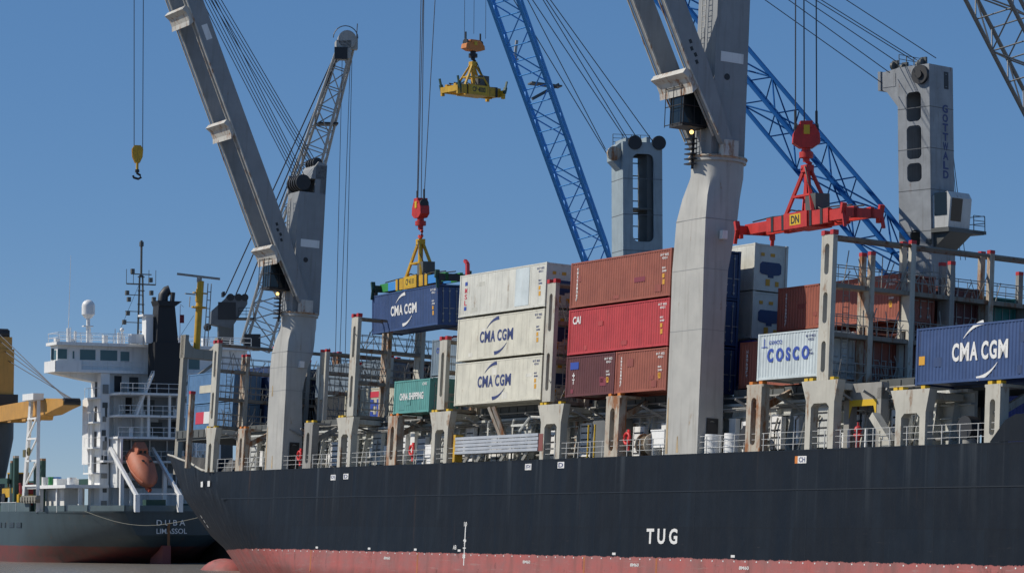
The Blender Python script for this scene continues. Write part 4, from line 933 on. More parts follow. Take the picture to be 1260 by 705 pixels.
# crane G: grey tower lettered GOTTWALD
YG = 212.0
PG = at(1141, 320, YG); PG.z = 3.0
rg_ = thing('harbour_crane', 'harbour crane with weathered grey tower lettered GOTTWALD and blue lattice boom', 'crane', Matrix.Translation(PG) @ rot(R(45)))
HG = at(1141, 84, YG).z - 3.0; b0 = at(1141, 300, YG).z - 3.0
chassis(rg_)
zz = lambda y: at(1141, y, YG).z - 3.0
harbour_tower(rg_, 2.95, 2.95, HG, TOWERWH, [], [(1.35, zz(152), zz(116), 1.35), (1.35, zz(198), zz(157), 1.35), (1.35, zz(226), zz(203), 1.35), (1.35, zz(305), zz(285), .9)], .12)
lt = MB(); z = zz(131)
for ch in 'GOTTWALD':
    hh = .62; put_text(lt, ch, (.1, -1.49, z-hh), EX, EZ, .68, hh, 0, .04); z -= (zz(131)-zz(223))/8
lt.build('lettering', NAVYT, rg_)
hd = MB(); hd.prism([(1.48, HG), (3.1, HG-.2), (3.1, HG-1.45), (2.5, HG-1.75), (1.48, HG-3.0)], 0, -1.4, 1.4); hd.box((-1.5, 3.05, HG-1.55), (1.5, 3.3, HG-.1)); hd.box((-1.43, 1.7, HG-1.35), (-1.40, 2.9, HG-.35)); hd.build('tower_head', TOWERWH, rg_)
for x, y in ((-.6, 2.3), (.6, 2.3), (-.4, -.2), (.4, .7)):
    s_ = MB(); s_.box((x-.1, y-.25, HG-.3), (x+.1, y+.25, HG+.75)); s_.cyl((x-.3, y-.1, HG+.3), .3, .2, 12, 1); s_.build('rope_guide', DKGREY, rg_)
s_ = MB(); s_.cyl((-1.75, -.75, HG-.75), .72, .28, 24, 0); s_.cyl((-1.9, -.75, HG-.75), .3, .2, 16, 0); s_.build('sheave', BLACK, rg_)
s_ = MB(); s_.slots((.35, -1.49, HG-1.7), EX, EZ, EY, .55, 1.3, [(.27, .15, 1.15, .4)], .012); s_.box((.42, -1.486, HG-1.5), (.82, -1.48, HG-.6)); s_.build('vent_opening', BLACK, rg_)
cb = MB(); cz = zz(284); cb.prism([(-2.9, cz), (-1.5, cz), (-1.5, cz+2.4), (-2.9, cz+2.65), (-3.15, cz+2.2)], 0, -1.3, 1.35); cbo = cb.build('operator_cab', paint('cab_offwhite', (.50, .51, .50), .5, rust=.35, streak=.5), rg_)
gl = MB(); gl.box((-1.33, -2.8, cz+.9), (-1.30, -1.7, cz+2.6)); gl.add([(-1.1, -2.93, cz+.3), (.2, -2.93, cz+.3), (.2, -3.19, cz+2.15), (-1.1, -3.19, cz+2.15)], [(0,1,2,3)]); gl.box((-1.2, -2.92, cz+.35), (-.9, -2.9, cz+1.2)); gl.build('cab_glass', GLASS, cbo)
lg = MB(); put_text(lg, 'GP', (.45, -2.99, cz+1.5), EX, (EZ*2.4+Vector((0,-.3,0))).normalized(), .85, .7, 0, .03); lg.build('emblem', NAVYT, cbo)
pf = MB(); pf.box((-1.5, -3.1, cz-.35), (2.9, -1.5, cz-.05)); pf.box((1.5, -3.1, cz-.3), (3.2, 1.4, cz-.05)); pf.prism([(-1.5, cz-1.5), (-1.5, cz-.35), (-3.0, cz-.35)], 0, -1.2, 1.6)
railing(pf, 1.7, 3.1, -3.05, cz-.05, 1.1, .8, .03)
for y in (-3.0, -1.5, 0, 1.3): pf.tube([(3.15, y, cz), (3.15, y, cz+1.1)], .03, 4)
for dz in (.55, 1.1): pf.tube([(3.15, -3, cz+dz), (3.15, 1.3, cz+dz)], .03, 4)
pf.build('cab_platform', DKGREY, rg_)
bpy.context.view_layer.update(); inv = rg_.matrix_world.inverted()
footG = at(1108, 322, 207); tipG = at(585, -300, Yy)
lattice(inv @ footG, inv @ tipG, 2.25, 2.25, .175, .065, face=VW((footG*.8+tipG*.2)), turn=R(47), nb=17, taper0=.9, t0=.04).build('boom', LATBLUE, rg_)
for a, b_ in (((1086, 103), (941, 0)), ((1095, 90), (970, 0)), ((1103, 76), (990, 0)), ((1124, 75), (1003, 0)), ((1128, 74), (1010, 0)), ((1152, 72), (1041, 0))):
    e = (b_[0] + (b_[0]-a[0])*1.6, b_[1] + (b_[1]-a[1])*1.6); ropes(rg_, [at(*a, YG)], [at(*e, 211)], .036, 'luffing_rope')
ropes(rg_, [at(1168, 150, YG+2)], [at(1188, 320, YG)], .03, 'power_cable'); ropes(rg_, [at(1172, 190, YG+2)], [at(1182, 320, YG)], .025, 'power_cable')
ropes(rg_, [at(573.5, -300, Yy), at(586, -300, Yy), at(600, -300, Yy)], [at(571.5, 48, Yy), at(583, 42, Yy), at(597.5, 48, Yy)], .022)
# crane B: far grey lattice crane behind the forward ship crane
YB = 320.0
PB = at(279, 430, YB); PB.z = 3.0
rb_ = thing('harbour_crane', 'far grey harbour crane, hooded head and pale lattice boom, behind the forward ship crane', 'crane', Matrix.Translation(PB) @ rot(R(10)))
chassis(rb_); z1 = at(279, 365, YB).z - 3; z2 = at(279, 392, YB).z - 3
tw = MB(); tw.box((-1.0, -1.0, 4), (.7, 1.0, z2)); tw.build('tower', DKGREY, rb_)
hd = MB(); hd.prism([(-1.9, z2-.7), (-1.8, z2+.8), (-.2, z1-.2), (.6, z1+.1), (2.2, z1), (2.2, z1-.9), (.9, z2-.4), (.4, z2-1.2)], 1, -1.1, 1.1); hd.build('tower_head', paint('hood_slate', (.10, .115, .13), .6, rust=.3, streak=.5, var=.2), rb_)
for x in (.3, 1.2, 1.9): hd = MB(); hd.cyl((x, -1.15, z1-.15), .42, 2.3, 14, 1); hd.build('sheave', BLACK, rb_)
for y in (-.7, .7): hd = MB(); hd.box((-.6, y-.2, z1), (-.3, y+.2, z1+.5)); hd.build('rope_guide', BLACK, rb_)
hd = MB(); hd.box((-1.1, -1.13, z2-.2), (.9, -1.1, z1-.7)); hd.build('vent_opening', BLACK, rb_)
pf = MB(); pf.box((.8, -1.3, z2-.1), (3.0, 1.3, z2+.05)); railing(pf, 1.2, 2.9, -1.25, z2+.05, 1.1, .8, .03); pf.sphere((-2.2, 0, z2-1.0), .45, 10, 6); pf.build('head_platform', BLACK, rb_)
bpy.context.view_layer.update(); inv = rb_.matrix_world.inverted()
footB = at(318, 425, YB-1); tipB = at(425, 60, YB-12)
lattice(inv @ footB, inv @ tipB, 3.3, 2.6, .16, .07, up=Vector((.3, 1, 0)), nb=15, taper0=1, t0=.01, taper1=.45, t1=.35).build('boom', LATGREY, rb_)
hd = MB(); c_ = inv @ at(424, 58, YB-12)
hd.cyl(c_ + Vector((.2, -.9, .7)), 1.0, 1.0, 20, 1); hd.box(c_ - Vector((1.0, .9, 1.4)), c_ + Vector((.6, .9, .6))); hd.box(c_ + Vector((.4, -.5, -.3)), c_ + Vector((1.4, .5, 1.1))); hd.build('boom_head', LATGREY, rb_)
hd = MB(); hd.tube([c_ + Vector((1.35*math.cos(a), -1.0, .8+1.35*math.sin(a))) for a in [i*math.pi/12 for i in range(13)]], .05, 4); hd.tube([c_ + Vector((1.3, 0, 1.0)), c_ + Vector((1.4, 0, 2.6))], .05, 4); hd.box(c_ + Vector((-1.2, -1, -1.5)), c_ + Vector((.2, -.6, -.2))); hd.build('sheave_guard', BLACK, rb_)
pf = MB(); e1 = inv @ at(404, 153, YB-9); pf.box(e1 + Vector((-1.2, -1, -.1)), e1 + Vector((1.0, 1, .1))); pf.build('boom_platform', BLACK, rb_)
ct = MB(); e1 = inv @ at(310, 418, YB-2); ct.box(e1 + Vector((-.9, -.8, -1.2)), e1 + Vector((.9, .8, .6))); ct.build('winch_house', BLACK, rb_)
for a, b_ in (((277, 363), (410, 72)), ((290, 363), (414, 74)), ((300, 366), (412, 78))): ropes(rb_, [at(*a, YB)], [at(*b_, YB-12)], .075, 'luffing_rope')
ropes(rb_, [at(421, 75, YB-12), at(431, 75, YB-12), at(433, 75, YB-12)], [at(412, 470, YB-12), at(417, 470, YB-12), at(424, 470, YB-12)], .035)
# crane D: grey lattice boom top right, tower outside the frame
YD_ = 196.0
PD = at(1392, 330, YD_); PD.z = 3.0
rd_ = thing('harbour_crane', 'harbour crane of which only a dark grey lattice boom crosses the top right corner', 'crane', Matrix.Translation(PD) @ rot(R(30)))
chassis(rd_); tw = MB(); tw.box((-1.6, -1.6, 4), (1.6, 1.6, 27)); tw.build('tower', TOWERWH, rd_)
bpy.context.view_layer.update(); inv = rd_.matrix_world.inverted()
lattice(inv @ at(1390, 330, YD_-2), inv @ at(1003, -430, 160), 2.5, 2.3, .14, .06, up=Vector((.8, .6, .2)), nb=19, taper0=.8, t0=.04).build('boom', paint('lattice_dark_grey', (.2, .2, .19), .5, rust=.2), rd_)
ropes(rd_, [at(979, -430, 160), at(988, -430, 160), at(1003, -430, 160)], [pr_ + Vector((-.6, 0, .9)), pr_ + Vector((-.1, 0, .9)), pr_ + Vector((.6, 0, .9))], .04)

# ================================================================== CARGO SHIP AHEAD
ship2 = thing('cargo_ship', 'far grey green cargo ship moored stern towards us, white bridge and black funnel', 'ship', M2)
def h2row(z, NS=30):
    pts = [(0, 6.0, .3), (1.5, 2.2, 2.0), (3, .4, 4.6), (5.5, 0, 6.2), (7.2, 0, 6.3)]
    e, w_ = 6.5, .2
    for (za, ea, wa), (zb, eb, wb_) in zip(pts, pts[1:]):
        if za <= z <= zb: k = (z-za)/(zb-za); e = ea + (eb-ea)*k; w_ = wa + (wb_-wa)*k
    row = []
    for i in range(NS+1):
        if i <= 16: s = e + (20-e)*(i/16)**1.4; y = w_ + (10.6-w_)*((s-e)/(20-e))**.62
        elif i <= 20: s = 20 + (95-20)*(i-16)/4; y = 10.6
        else: k = (i-20)/(NS-20); s = 95 + (135 + z*.8 - 95)*k; y = 10.6*(1-k**2.2)
        row.append((-s, -y, z))
    return row
zl = [-.5, 0, .8, 1.5, 2.2, 3, 4.2, 5.5]
h = MB()
for sg in (1, -1):
    rows = [[(x, y*sg, z) for x, y, z in h2row(max(0, z)) ] for z in zl]; rows = [[(x, y, z) for x, y, _ in r] for r, z in zip(rows, zl)]
    n = len(rows[0]); h.add([p for r in rows for p in r], [(i*n+k, i*n+k+1, (i+1)*n+k+1, (i+1)*n+k) for i in range(len(rows)-1) for k in range(n-1)], 0, True)
ends = [h2row(max(0, z))[0] for z in zl]
ev = [(x, y, z) for (x, y, _), z in zip(ends, zl)] + [(x, -y, z) for (x, y, _), z in zip(ends, zl)]; k = len(zl)
h.add(ev, [(i, i+1, k+i+1, k+i) for i in range(k-1)], 0, False)
top = h2row(5.5); n = len(top); h.add([(x, y, 5.3) for x, y, z in top] + [(x, -y, 5.3) for x, y, z in top], [(i, i+1, n+i+1, n+i) for i in range(n-1)], 0)
m2 = bpy.data.materials.new('cargo_hull_paint'); m2.use_nodes = True; t = m2.node_tree; b = t.nodes['Principled BSDF']; L = t.links.new
tc = N(t, 'ShaderNodeTexCoord'); sx = N(t, 'ShaderNodeSeparateXYZ'); L(tc.outputs['Object'], sx.inputs[0])
g = mixc(rng(noise(1.0, (.8, .8, .1), 7, .6), .45, .75, 0, .7), (0.045, 0.073, 0.086), (0.03, 0.046, 0.054))
g = mixc(mth('MULTIPLY', rng(noise(.9, (1, 1, .8), 9, .75, (4, 4, 4)), .6, .68), .7), g, (.13, .075, .045))
rd = mixc(rng(noise(.7, (1, 1, 1.2), 8, .7), .4, .65), (0.16, 0.035, 0.028), (0.085, 0.045, 0.035))
L(mixc(rng(mth('ADD', sx.outputs[2], mth('MULTIPLY', mth('SUBTRACT', noise(.8), .5), .3)), 1.72, 1.85), rd, g), b.inputs['Base Color']); b.inputs['Roughness'].default_value = .5
hull2 = h.build('hull', m2, ship2)
bw2 = MB()
def deckedge(s): 
    e = 0; return 6.2 + (10.6-6.2)*(max(0, min(1, s/20)))**.62
for a, b_, hh in ((0, 5, .6), (5.6, 9.5, .65), (10.2, 14.5, .6), (18, 27, 1.0)):
    y0, y1 = -deckedge(a), -deckedge(b_); bw2.add([(-a, y0, 5.5), (-b_, y1, 5.5), (-b_, y1, 5.5+hh), (-a, y0, 5.5+hh), (-a, y0+.15, 5.5), (-b_, y1+.15, 5.5), (-b_, y1+.15, 5.5+hh), (-a, y0+.15, 5.5+hh)], [(0,1,2,3),(7,6,5,4),(0,4,5,1),(1,5,6,2),(2,6,7,3),(3,7,4,0)])
bw2.box((-.15, -6.2, 5.5), (0, 6.2, 6.1)); bw2.build('bulwark', paint('bulwark_grey_green', (.085, .125, .14), .55, rust=.35), ship2)
for px in (12, 19.5, 31.5, 44):
    ww = .5 if px < 25 else 1.5
    s0 = 20 + (47 - px)/47*9
    f = MB(); f.box((-s0-ww/2, -10.66, 3.75), (-s0+ww/2, -10.5, 4.3)); f.build('hull_window', GLASS, hull2)
mk = MB(); put_text(mk, 'D U B A', (.02, -2.6, 4.0), EY, EZ, 3.2, .6, 0, .015); put_text(mk, 'LIMASSOL', (.02, -2.6, 3.15), EY, EZ, 3.4, .55, 0, .01); mk.build('hull_lettering', PURE, hull2)
rd_m = MB(); rd_m.prism([(-5.2, -.5), (-1.2, -.5), (-1.2, 1.9), (-4.0, 1.9)], 1, -1.4, -.5); rd_m.build('rudder', paint('rudder_red', (.28, .07, .06), .6, rust=.4), ship2)
rs = MB(); rs.box((.0, -1.4, 1.9), (.025, -1.1, 4.3)); rs.build('rust_streak', paint('rust_run2', (.20, .09, .035), .7), hull2)
# superstructure
ss_ = MB()
ss_.box((-20, -2.5, 5.4), (-9.6, 8.5, 20.4)); ss_.box((-11.2, -5.9, 5.4), (-9.5, 8.5, 20.3)); ss_.box((-9.5, -5.9, 5.4), (-8.2, -4.9, 20.2)); ss_.box((-10.9, -6.2, 5.4), (-10, -5.9, 16))
ss_.box((-11.2, -10.5, 20.5), (-9, 11.3, 23.1))
sso = ss_.build('superstructure', WHITE, ship2)
rf = MB(); rf.box((-11.6, -10.9, 23.1), (-8.2, 11.6, 23.42)); rf.build('bridge_roof', WHITE, sso)
wg = MB(); wg.box((-11.5, -11.1, 20.22), (-8, 11.9, 20.5)); wg.box((-8.1, -11.1, 20.5), (-8, -8.2, 21.4)); wg.box((-11.5, -11.1, 20.5), (-8, -11.0, 21.4))
for sg, e in ((-1, -11.0), (1, 11.8)): wg.prism([(e, 20.22), (-5.9 if sg < 0 else 8.5, 20.22), (-5.9 if sg < 0 else 8.5, 19.3), (-7.2 if sg < 0 else 9.5, 19.5)], 0, -11.2, -9.4)
wg.build('bridge_wing', WHITE, sso)
t_of = lambda px: -10.86 + (px-62)/10.94 - .8
for a, b_, z0, z1 in ((67, 70, 21.5, 22.7), (75, 86, 21.65, 22.7), (93, 95, 21.7, 22.5), (102, 121, 21.6, 22.7), (127, 148, 21.55, 22.7), (152, 163, 21.5, 22.6), (213, 220, 20.9, 22.4), (224, 231, 20.9, 22.4), (238, 252, 20.9, 22.4)):
    f = MB(); f.box((-9.02, t_of(a)-.05, z0-.05), (-8.96, t_of(b_)+.05, z1+.05)); fo = f.build('window', WHITE, sso)
    g_ = MB(); g_.box((-8.97, t_of(a), z0), (-8.94, t_of(b_), z1)); g_.build('pane', TINT, fo)
f = MB(); f.box((-10.8, -10.54, 21.6), (-9.4, -10.48, 22.6)); f.build('window', TINT, sso)
bal = MB()
for z, xa, ya, yb in ((18.05, -5.0, -4.9, 4.8), (15.7, -5.4, -4.9, 5.2), (13.4, -5.6, -4.9, 5.6), (10.9, -7.2, -5.9, 6)): bal.box((-9.6, ya, z-.22), (xa, yb, z))
for y, z0, z1 in ((-1.4, 13.4, 18), (1.0, 13.4, 18), (3.9, 10, 18), (-4.4, 5.4, 13.4), (4.6, 5.4, 15.7)): bal.box((-5.9, y-.12, z0), (-5.65, y+.12, z1))
bal.box((-9.5, -1.6, 13.4), (-7.5, -1.3, 18)); bal.box((-9.5, -4.7, 8), (-6.2, -4.35, 13.4)); bal.build('balcony_decks', WHITE, sso)
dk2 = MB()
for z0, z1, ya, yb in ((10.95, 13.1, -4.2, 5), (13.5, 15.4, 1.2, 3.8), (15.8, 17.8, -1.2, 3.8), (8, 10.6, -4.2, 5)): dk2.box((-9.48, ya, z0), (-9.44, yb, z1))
dk2.build('recess_shade_sheet', paint('recess_shade_grey', (.22, .23, .23), .5, rust=.2), sso)  # grey sheets on the white wall: shade under the balconies put into colour
for y, z, w_, hh in ((-3.9, 18.3, .8, 1.7), (-2.6, 16, .7, 1.7), (2.5, 13.6, .7, 1.6), (-3.6, 11.1, .8, 1.8), (-5.4, 15.5, .25, 1.2), (-5.4, 12.2, .25, 1.2)):
    d_ = MB(); d_.box((-9.5, y, z), (-9.42 if y > -5 else -8.17, y+w_, z+hh)); d_.build('door', BLACK if y > -5 else DKGREY, sso)
rl = MB()
def yrail(mb, x, y0, y1, z, h_=1.0, step=1.2):
    k = int((y1-y0)/step)
    for i in range(k+1): y = y0 + (y1-y0)*i/k; mb.tube([(x, y, z), (x, y, z+h_)], .03, 4)
    for j in (.5, 1): mb.tube([(x, y0, z+h_*j), (x, y1, z+h_*j)], .03, 4)
for x, ya, yb, z in ((-8.3, -10.7, 11.5, 23.42), (-5.1, -4.8, 4.7, 18.05), (-5.5, -4.8, 5.1, 15.7), (-5.7, -4.8, 5.5, 13.4), (-7.3, -5.8, 5.9, 10.9), (-8.05, -8.2, -1.0, 20.5), (-11.4, -10.7, 11.5, 23.42)): yrail(rl, x, ya, yb, z)
rl.tube([(-11.4, -10.75, 24.4), (-8.3, -10.75, 24.4)], .03, 4); rl.tube([(-11.4, -10.75, 23.9), (-8.3, -10.75, 23.9)], .03, 4)
for sx_ in range(30): rl.tube([(-22-sx_*2.5, -10.5, 5.5), (-22-sx_*2.5, -10.5, 6.6)], .03, 4)
rl.tube([(-22, -10.5, 6.5), (-97, -10.5, 6.5)], .03, 4)
rl.build('railing', WHITE, ship2)
for y0, z0, y1, z1, x in ((-2.8, 15.7, -1.9, 18.05, -6.2), (-1.9, 18.05, -.9, 20.4, -6.0), (3.2, 13.4, 4.6, 15.7, -5.9), (3.5, 10.9, 4.9, 13.4, -6.0), (4.9, 8.3, 3.6, 10.9, -6.0), (3.6, 5.4, 5.0, 8.3, -6)):
    l_ = MB()
    for dx in (0, .7): l_.bar((x+dx, y0, z0), (x+dx, y1, z1), .08, .22)
    for i in range(9): k = i/8; l_.box((x, y0+(y1-y0)*k-.12, z0+(z1-z0)*k), (x+.7, y0+(y1-y0)*k+.12, z0+(z1-z0)*k+.04))
    l_.build('stairway', WHITE, ship2)
rc = random.Random(11)
for y0, z0, w_, h_ in ((-5.6, 17.6, 1.0, 1.3), (-5.3, 14.2, .6, 1.8), (-4.9, 11.4, .6, 1.6), (-.9, 16.0, 1.6, 1.5), (.2, 13.7, 1.4, 1.4), (4.2, 11.2, 1.2, 1.8), (5.4, 14, .8, 1.6), (-2.2, 18.4, 1.0, 1.5)):
    f = MB(); f.box((-9.5, y0, z0), (-9.38, y0+w_, z0+h_)); f.build('vent_louvre', DKGREY, sso)
for i in range(26):
    y = rc.uniform(-5.6, 6); z = rc.choice((8.3, 10.9, 13.4, 15.7, 18.05)); w_ = rc.uniform(.3, .9); h_ = rc.uniform(.4, 1.3); x = rc.uniform(-8.6, -6.6)
    f = MB(); f.box((x, y, z), (x+.4, y+w_, z+h_)); f.build('deck_box', WHITE if i % 3 else SHIPGREY, sso)
for y in (-5.2, -4.0, -3.1, -2.0, .1, 2.1, 3.2, 5.0):
    f = MB(); f.tube([(-9.2, y, 5.5), (-9.2, y, 13.2 + 2.3*(int(y*10) % 3))], .09, 6); f.build('vent_pipe', WHITE, sso)
for y in (-3.2, 3.0, 5.6):
    f = MB(); f.box((-6.2, y-.1, 5.4), (-6.0, y+.1, 10.8)); f.build('deck_pillar', WHITE, sso)
stt = MB()
for y in (3.2, 4.9):
    for x in (-5.2, -3.6): stt.box((x-.08, y-.08, 5.4), (x+.08, y+.08, 14.0))
for z in (7.6, 9.8, 12.0, 13.9): stt.box((-5.3, 3.1, z-.08), (-3.5, 5.0, z)); stt.tube([(-3.6, 3.1, z+1), (-3.6, 5, z+1)], .04, 4)
for i, z in enumerate((5.4, 7.6, 9.8, 12.0)): a, b_ = ((3.3, 4.8) if i % 2 else (4.8, 3.3)); stt.bar((-4.2, a, z), (-4.2, b_, z+2.15), .6, .1)
stt.build('stair_tower', WHITE, ship2)
for y in (-10.4, -8.8, -5.0, -1.8, 3.6, 6.5): f = MB(); f.box((-10.5, y, 23.42), (-10, y+.5, 23.9 + .5*(y > -6))); f.build('roof_box', WHITE, sso)
for y in (-9.2, -7.0, -4.2, -1.4): f = MB(); f.tube([(-8.6, y, 23.42), (-8.6, y, 25.0)], .05, 5); f.build('light_pole', WHITE, sso)
for z in (17.6, 15.0, 12.3, 9.6):
    f = MB(); f.box((-10.9, -6.8, z-.16), (-8.0, -5.9, z)); f.tube([(-10.9, -6.75, z+1), (-8.0, -6.75, z+1)], .03, 4); f.tube([(-8.05, -6.75, z+1), (-8.05, -5.9, z+1)], .03, 4)
    for x in (-10.8, -9.5, -8.1): f.tube([(x, -6.75, z), (x, -6.75, z+1)], .03, 4)
    f.build('side_gallery', WHITE, sso)
    f = MB(); f.box((-9.9, -5.95, z), (-9.3, -5.88, z+1.7)); f.build('door', BLACK, sso)
for i in range(9):
    z = 6.0 + i*1.5; f = MB(); f.box((-8.25, -5.8+rc.random()*.3, z), (-8.12, -5.3+rc.random()*.3, z+.5+rc.random()*.5)); f.build('vent_louvre', DKGREY if i % 2 else SHIPGREY, sso)
# funnel
fu = MB(); fu.box((-7.2, -.95, 18.05), (-5.2, 2.0, 23.5)); fu.loft([[(-7.1, -.7, 23.5), (-5.3, -.7, 23.5), (-5.3, 1.75, 23.5), (-7.1, 1.75, 23.5)], [(-7.0, -.5, 27.6), (-5.4, -.5, 27.6), (-5.4, 1.35, 27.6), (-7.0, 1.35, 27.6)]], 0, False)
fu.prism([(-.5, 27.4), (1.35, 27.4), (2.1, 27.95), (-.7, 27.95)], 0, -7.2, -5.2)
fuo = fu.build('funnel', paint('soot_black', (.011, .012, .015), .6, rust=.1, streak=.2), ship2)
ex = MB(); ex.tube([(-6.4, .35, 27.8), (-6.4, .4, 28.6), (-6.4, .8, 29.1), (-6.3, 1.1, 29.2)], .55, 12); ex.tube([(-5.6, 1.1, 27.8), (-5.6, 1.2, 28.9)], .25, 10); ex.build('exhaust_pipe', BLACK, fuo)
wc = MB(); wc.box((-7.4, -1.6, 23.42), (-6.2, -.8, 26.3)); wc.box((-7.6, -2.0, 26.3), (-6.1, -.8, 26.5)); wc.box((-7.8, -3.0, 23.42), (-6.9, -1.65, 24.4)); wc.build('funnel_casing', WHITE, ship2)
# masts
rm = MB()
for y in (-.35, .35): rm.tube([(-12, y, 23.4), (-12, y*.5, 31.2)], .11, 5)
for z in (25, 26.5, 28, 29.5, 31): rm.tube([(-12, -.4, z), (-12, .4, z)], .06, 4)
rm.tube([(-12, 0, 31), (-12, 0, 35)], .13, 6); rm.tube([(-12, -1.7, 30.2), (-12, 1.7, 30.2)], .08, 4); rm.tube([(-12, -1.2, 31.3), (-12, 1.2, 31.3)], .06, 4)
for y, z in ((-1.6, 29.2), (-1.4, 28.5), (1.2, 29.3), (1.5, 28.6), (-1.5, 27), (-1.9, 26), (-1.0, 31.6), (1.1, 30.7), (0, 34.6)): rm.box((-12.2, y-.18, z-.25), (-11.8, y+.18, z+.25))
for y in (-1.7, -.9, .9, 1.7): rm.tube([(-12, y, 30.2), (-12, y, 31.8)], .035, 4)
for z in (26, 27.2, 29.0): rm.tube([(-12, -1.8, z), (-12, .2, z)], .045, 4)
rm.build('radar_mast', DKGREY, ship2)
rd2 = MB(); rd2.cyl((-9.6, -6.9, 26.5), .7, .9, 20); rd2.sphere((-9.6, -6.9, 27.4), .7, 20, 10); rd2.cyl((-9.6, -6.9, 26.1), .35, .4, 12, 2, 0, .7); rd2.tube([(-9.6, -6.9, 23.4), (-9.6, -6.9, 26.2)], .22, 8); rd2.box((-9.9, -7.5, 25.2), (-9.3, -6.4, 25.3)); rd2.build('radome', WHITE, ship2)
wa = MB(); wa.tube([(-10, -9.0, 23.4), (-10, -8.8, 32.8)], .05, 4, 0, .02); wa.tube([(-10, -9.0, 23.4), (-10, -9.0, 25)], .2, 6)
for y in (-8.2, -2.9, -3.3): wa.tube([(-10, y, 23.4), (-10, y, 24.7)], .16, 6)
wa.sphere((-10, -2.9, 25), .25, 8, 6); wa.build('antenna', WHITE, ship2)
wa = MB(); wa.tube([(-10, -3.3, 24.6), (-12, -.3, 30)], .025, 4); wa.tube([(-6, 2.2, 27.7), (-12, 5, 27.9)], .025, 4); wa.tube([(-11, 3.5, 23.5), (-12, 6.2, 27)], .025, 4); wa.build('halyard', BLACK, ship2)
fg = MB(); fg.box((-9, 3.35, 25.9), (-8.95, 3.85, 26.8)); fg.tube([(-9, 3.4, 22.5), (-9, 3.4, 27.8)], .03, 4); fg.build('flag', plain('flag_dark_red', (.16, .02, .03), .8), ship2)
# poop deck house and jib rest tower
ph = MB(); ph.box((-22, -9.8, 7.95), (-8, -4.9, 8.3))
for s, y in ((21.5, -9.5), (16.5, -9.5), (12, -9.2), (8.4, -8), (8.4, -5.6)): ph.box((-s-.18, y-.18, 5.4), (-s+.18, y+.18, 7.95))
ph.box((-20, -8.5, 5.4), (-12, -6.2, 7.9)); ph.build('poop_house', WHITE, ship2)
jr = MB()
for sx_, dy in ((-21, 0), (-16.2, 0)):
    jr.bar((sx_, -10.0, 5.4), (sx_*.5-9.4, -9.6, 18.0), .36, .36); 
for z, k in ((8.3, .23), (11, .45), (13.4, .64), (15.6, .82), (17.6, .97)):
    a = -21*(1-k) + k*(-21*.5-9.4); b_ = -16.2*(1-k) + k*(-16.2*.5-9.4); jr.bar((a, -9.9, z), (b_, -9.9, z), .2, .2)
for (z0, k0), (z1, k1) in zip(((8.3, .23), (11, .45), (13.4, .64)), ((11, .45), (13.4, .64), (15.6, .82))):
    a = -21*(1-k0) + k0*(-19.9); b_ = -16.2*(1-k1) + k1*(-17.5); jr.bar((a, -9.9, z0), (b_, -9.9, z1), .16, .16)
jr.box((-20.6, -10.4, 17.6), (-17, -9.2, 18.3)); jr.build('jib_rest', WHITE, ship2)
st2 = MB()
for y, z, c in ((-9, 8.3, 0), (-8.5, 8.3, 0)): st2.cyl((-17, y, z), .3, .9, 12)
st2.box((-16, -9, 8.3), (-13, -6.5, 9.0)); st2.cyl((-11, -8, 8.3), .5, .8, 14); st2.box((-12.4, -6.4, 10.5), (-10.6, -5.2, 17.5)); st2.build('deck_gear', WHITE, ship2)
for y, c in ((-9.35, GREENP), (-8.9, SKYBLUEP), (-8.45, SKYBLUEP)):
    q_ = MB(); q_.cyl((-14.5, y+.2, 8.3), .28, .9, 14); q_.cyl((-14.5, y+.2, 8.75), .295, .05, 14)
    tag(q_.build('steel_drum', c, None, mat4=M2), {0: ''}.get(1) or ('green drum standing on the poop house roof of the far cargo ship' if c is GREENP else 'blue drum standing on the poop house roof of the far cargo ship'), 'drum', 'drums on the far ship')
sg = MB(); sg.box((-19.6, -10.62, 11.4), (-18.9, -10.5, 12.2)); sg.cyl((-18.8, -10.3, 12), .45, .15, 16, 1); sg.build('searchlight', paint('old_brass', (.13, .11, .04), .5), ship2)
# lifeboat on its ramp
lr = MB()
for y in (-5.0, -.2): lr.bar((-7.6, y, 12.2), (.6, y, 7.0), .3, .4); lr.box((.2, y-.25, 5.4), (.75, y+.25, 7.2)); lr.box((-4.2, y-.2, 5.4), (-3.8, y+.2, 9.8))
lr.bar((-.3, -4.9, 7.3), (-.3, -.1, 7.3), .15, .15); lr.build('lifeboat_ramp', WHITE, ship2)
LBM = M2 @ T(-4.0, -2.7, 9.9) @ Matrix.Rotation(R(32), 4, 'Y') @ Matrix.Scale(.9, 4)
lb = thing('lifeboat', 'faded orange free fall lifeboat sloping down over the stern of the far cargo ship', 'lifeboat', LBM)
h = MB(); secs = []
for x, ry, rz, cz in ((-3.1, .7, .7, .1), (-2.9, 1.15, 1.2, .15), (-1.5, 1.4, 1.5, .2), (.3, 1.5, 1.5, .1), (1.8, 1.25, 1.2, -.05), (2.8, .8, .75, -.15), (3.3, .25, .25, -.2)):
    secs.append([(x, ry*math.cos(a), cz + rz*math.sin(a)) for a in [2*math.pi*i/24 for i in range(24)]])
h.loft(secs, 0, True); h.tube([(-2.9, -1.18, .1), (-1.5, -1.44, .1), (.3, -1.54, .05), (1.8, -1.28, 0), (2.8, -.82, -.1)], .1, 6); h.tube([(-2.9, 1.18, .1), (-1.5, 1.44, .1), (.3, 1.54, .05), (1.8, 1.28, 0), (2.8, .82, -.1)], .1, 6)
h.build('hull', LBO, lb)
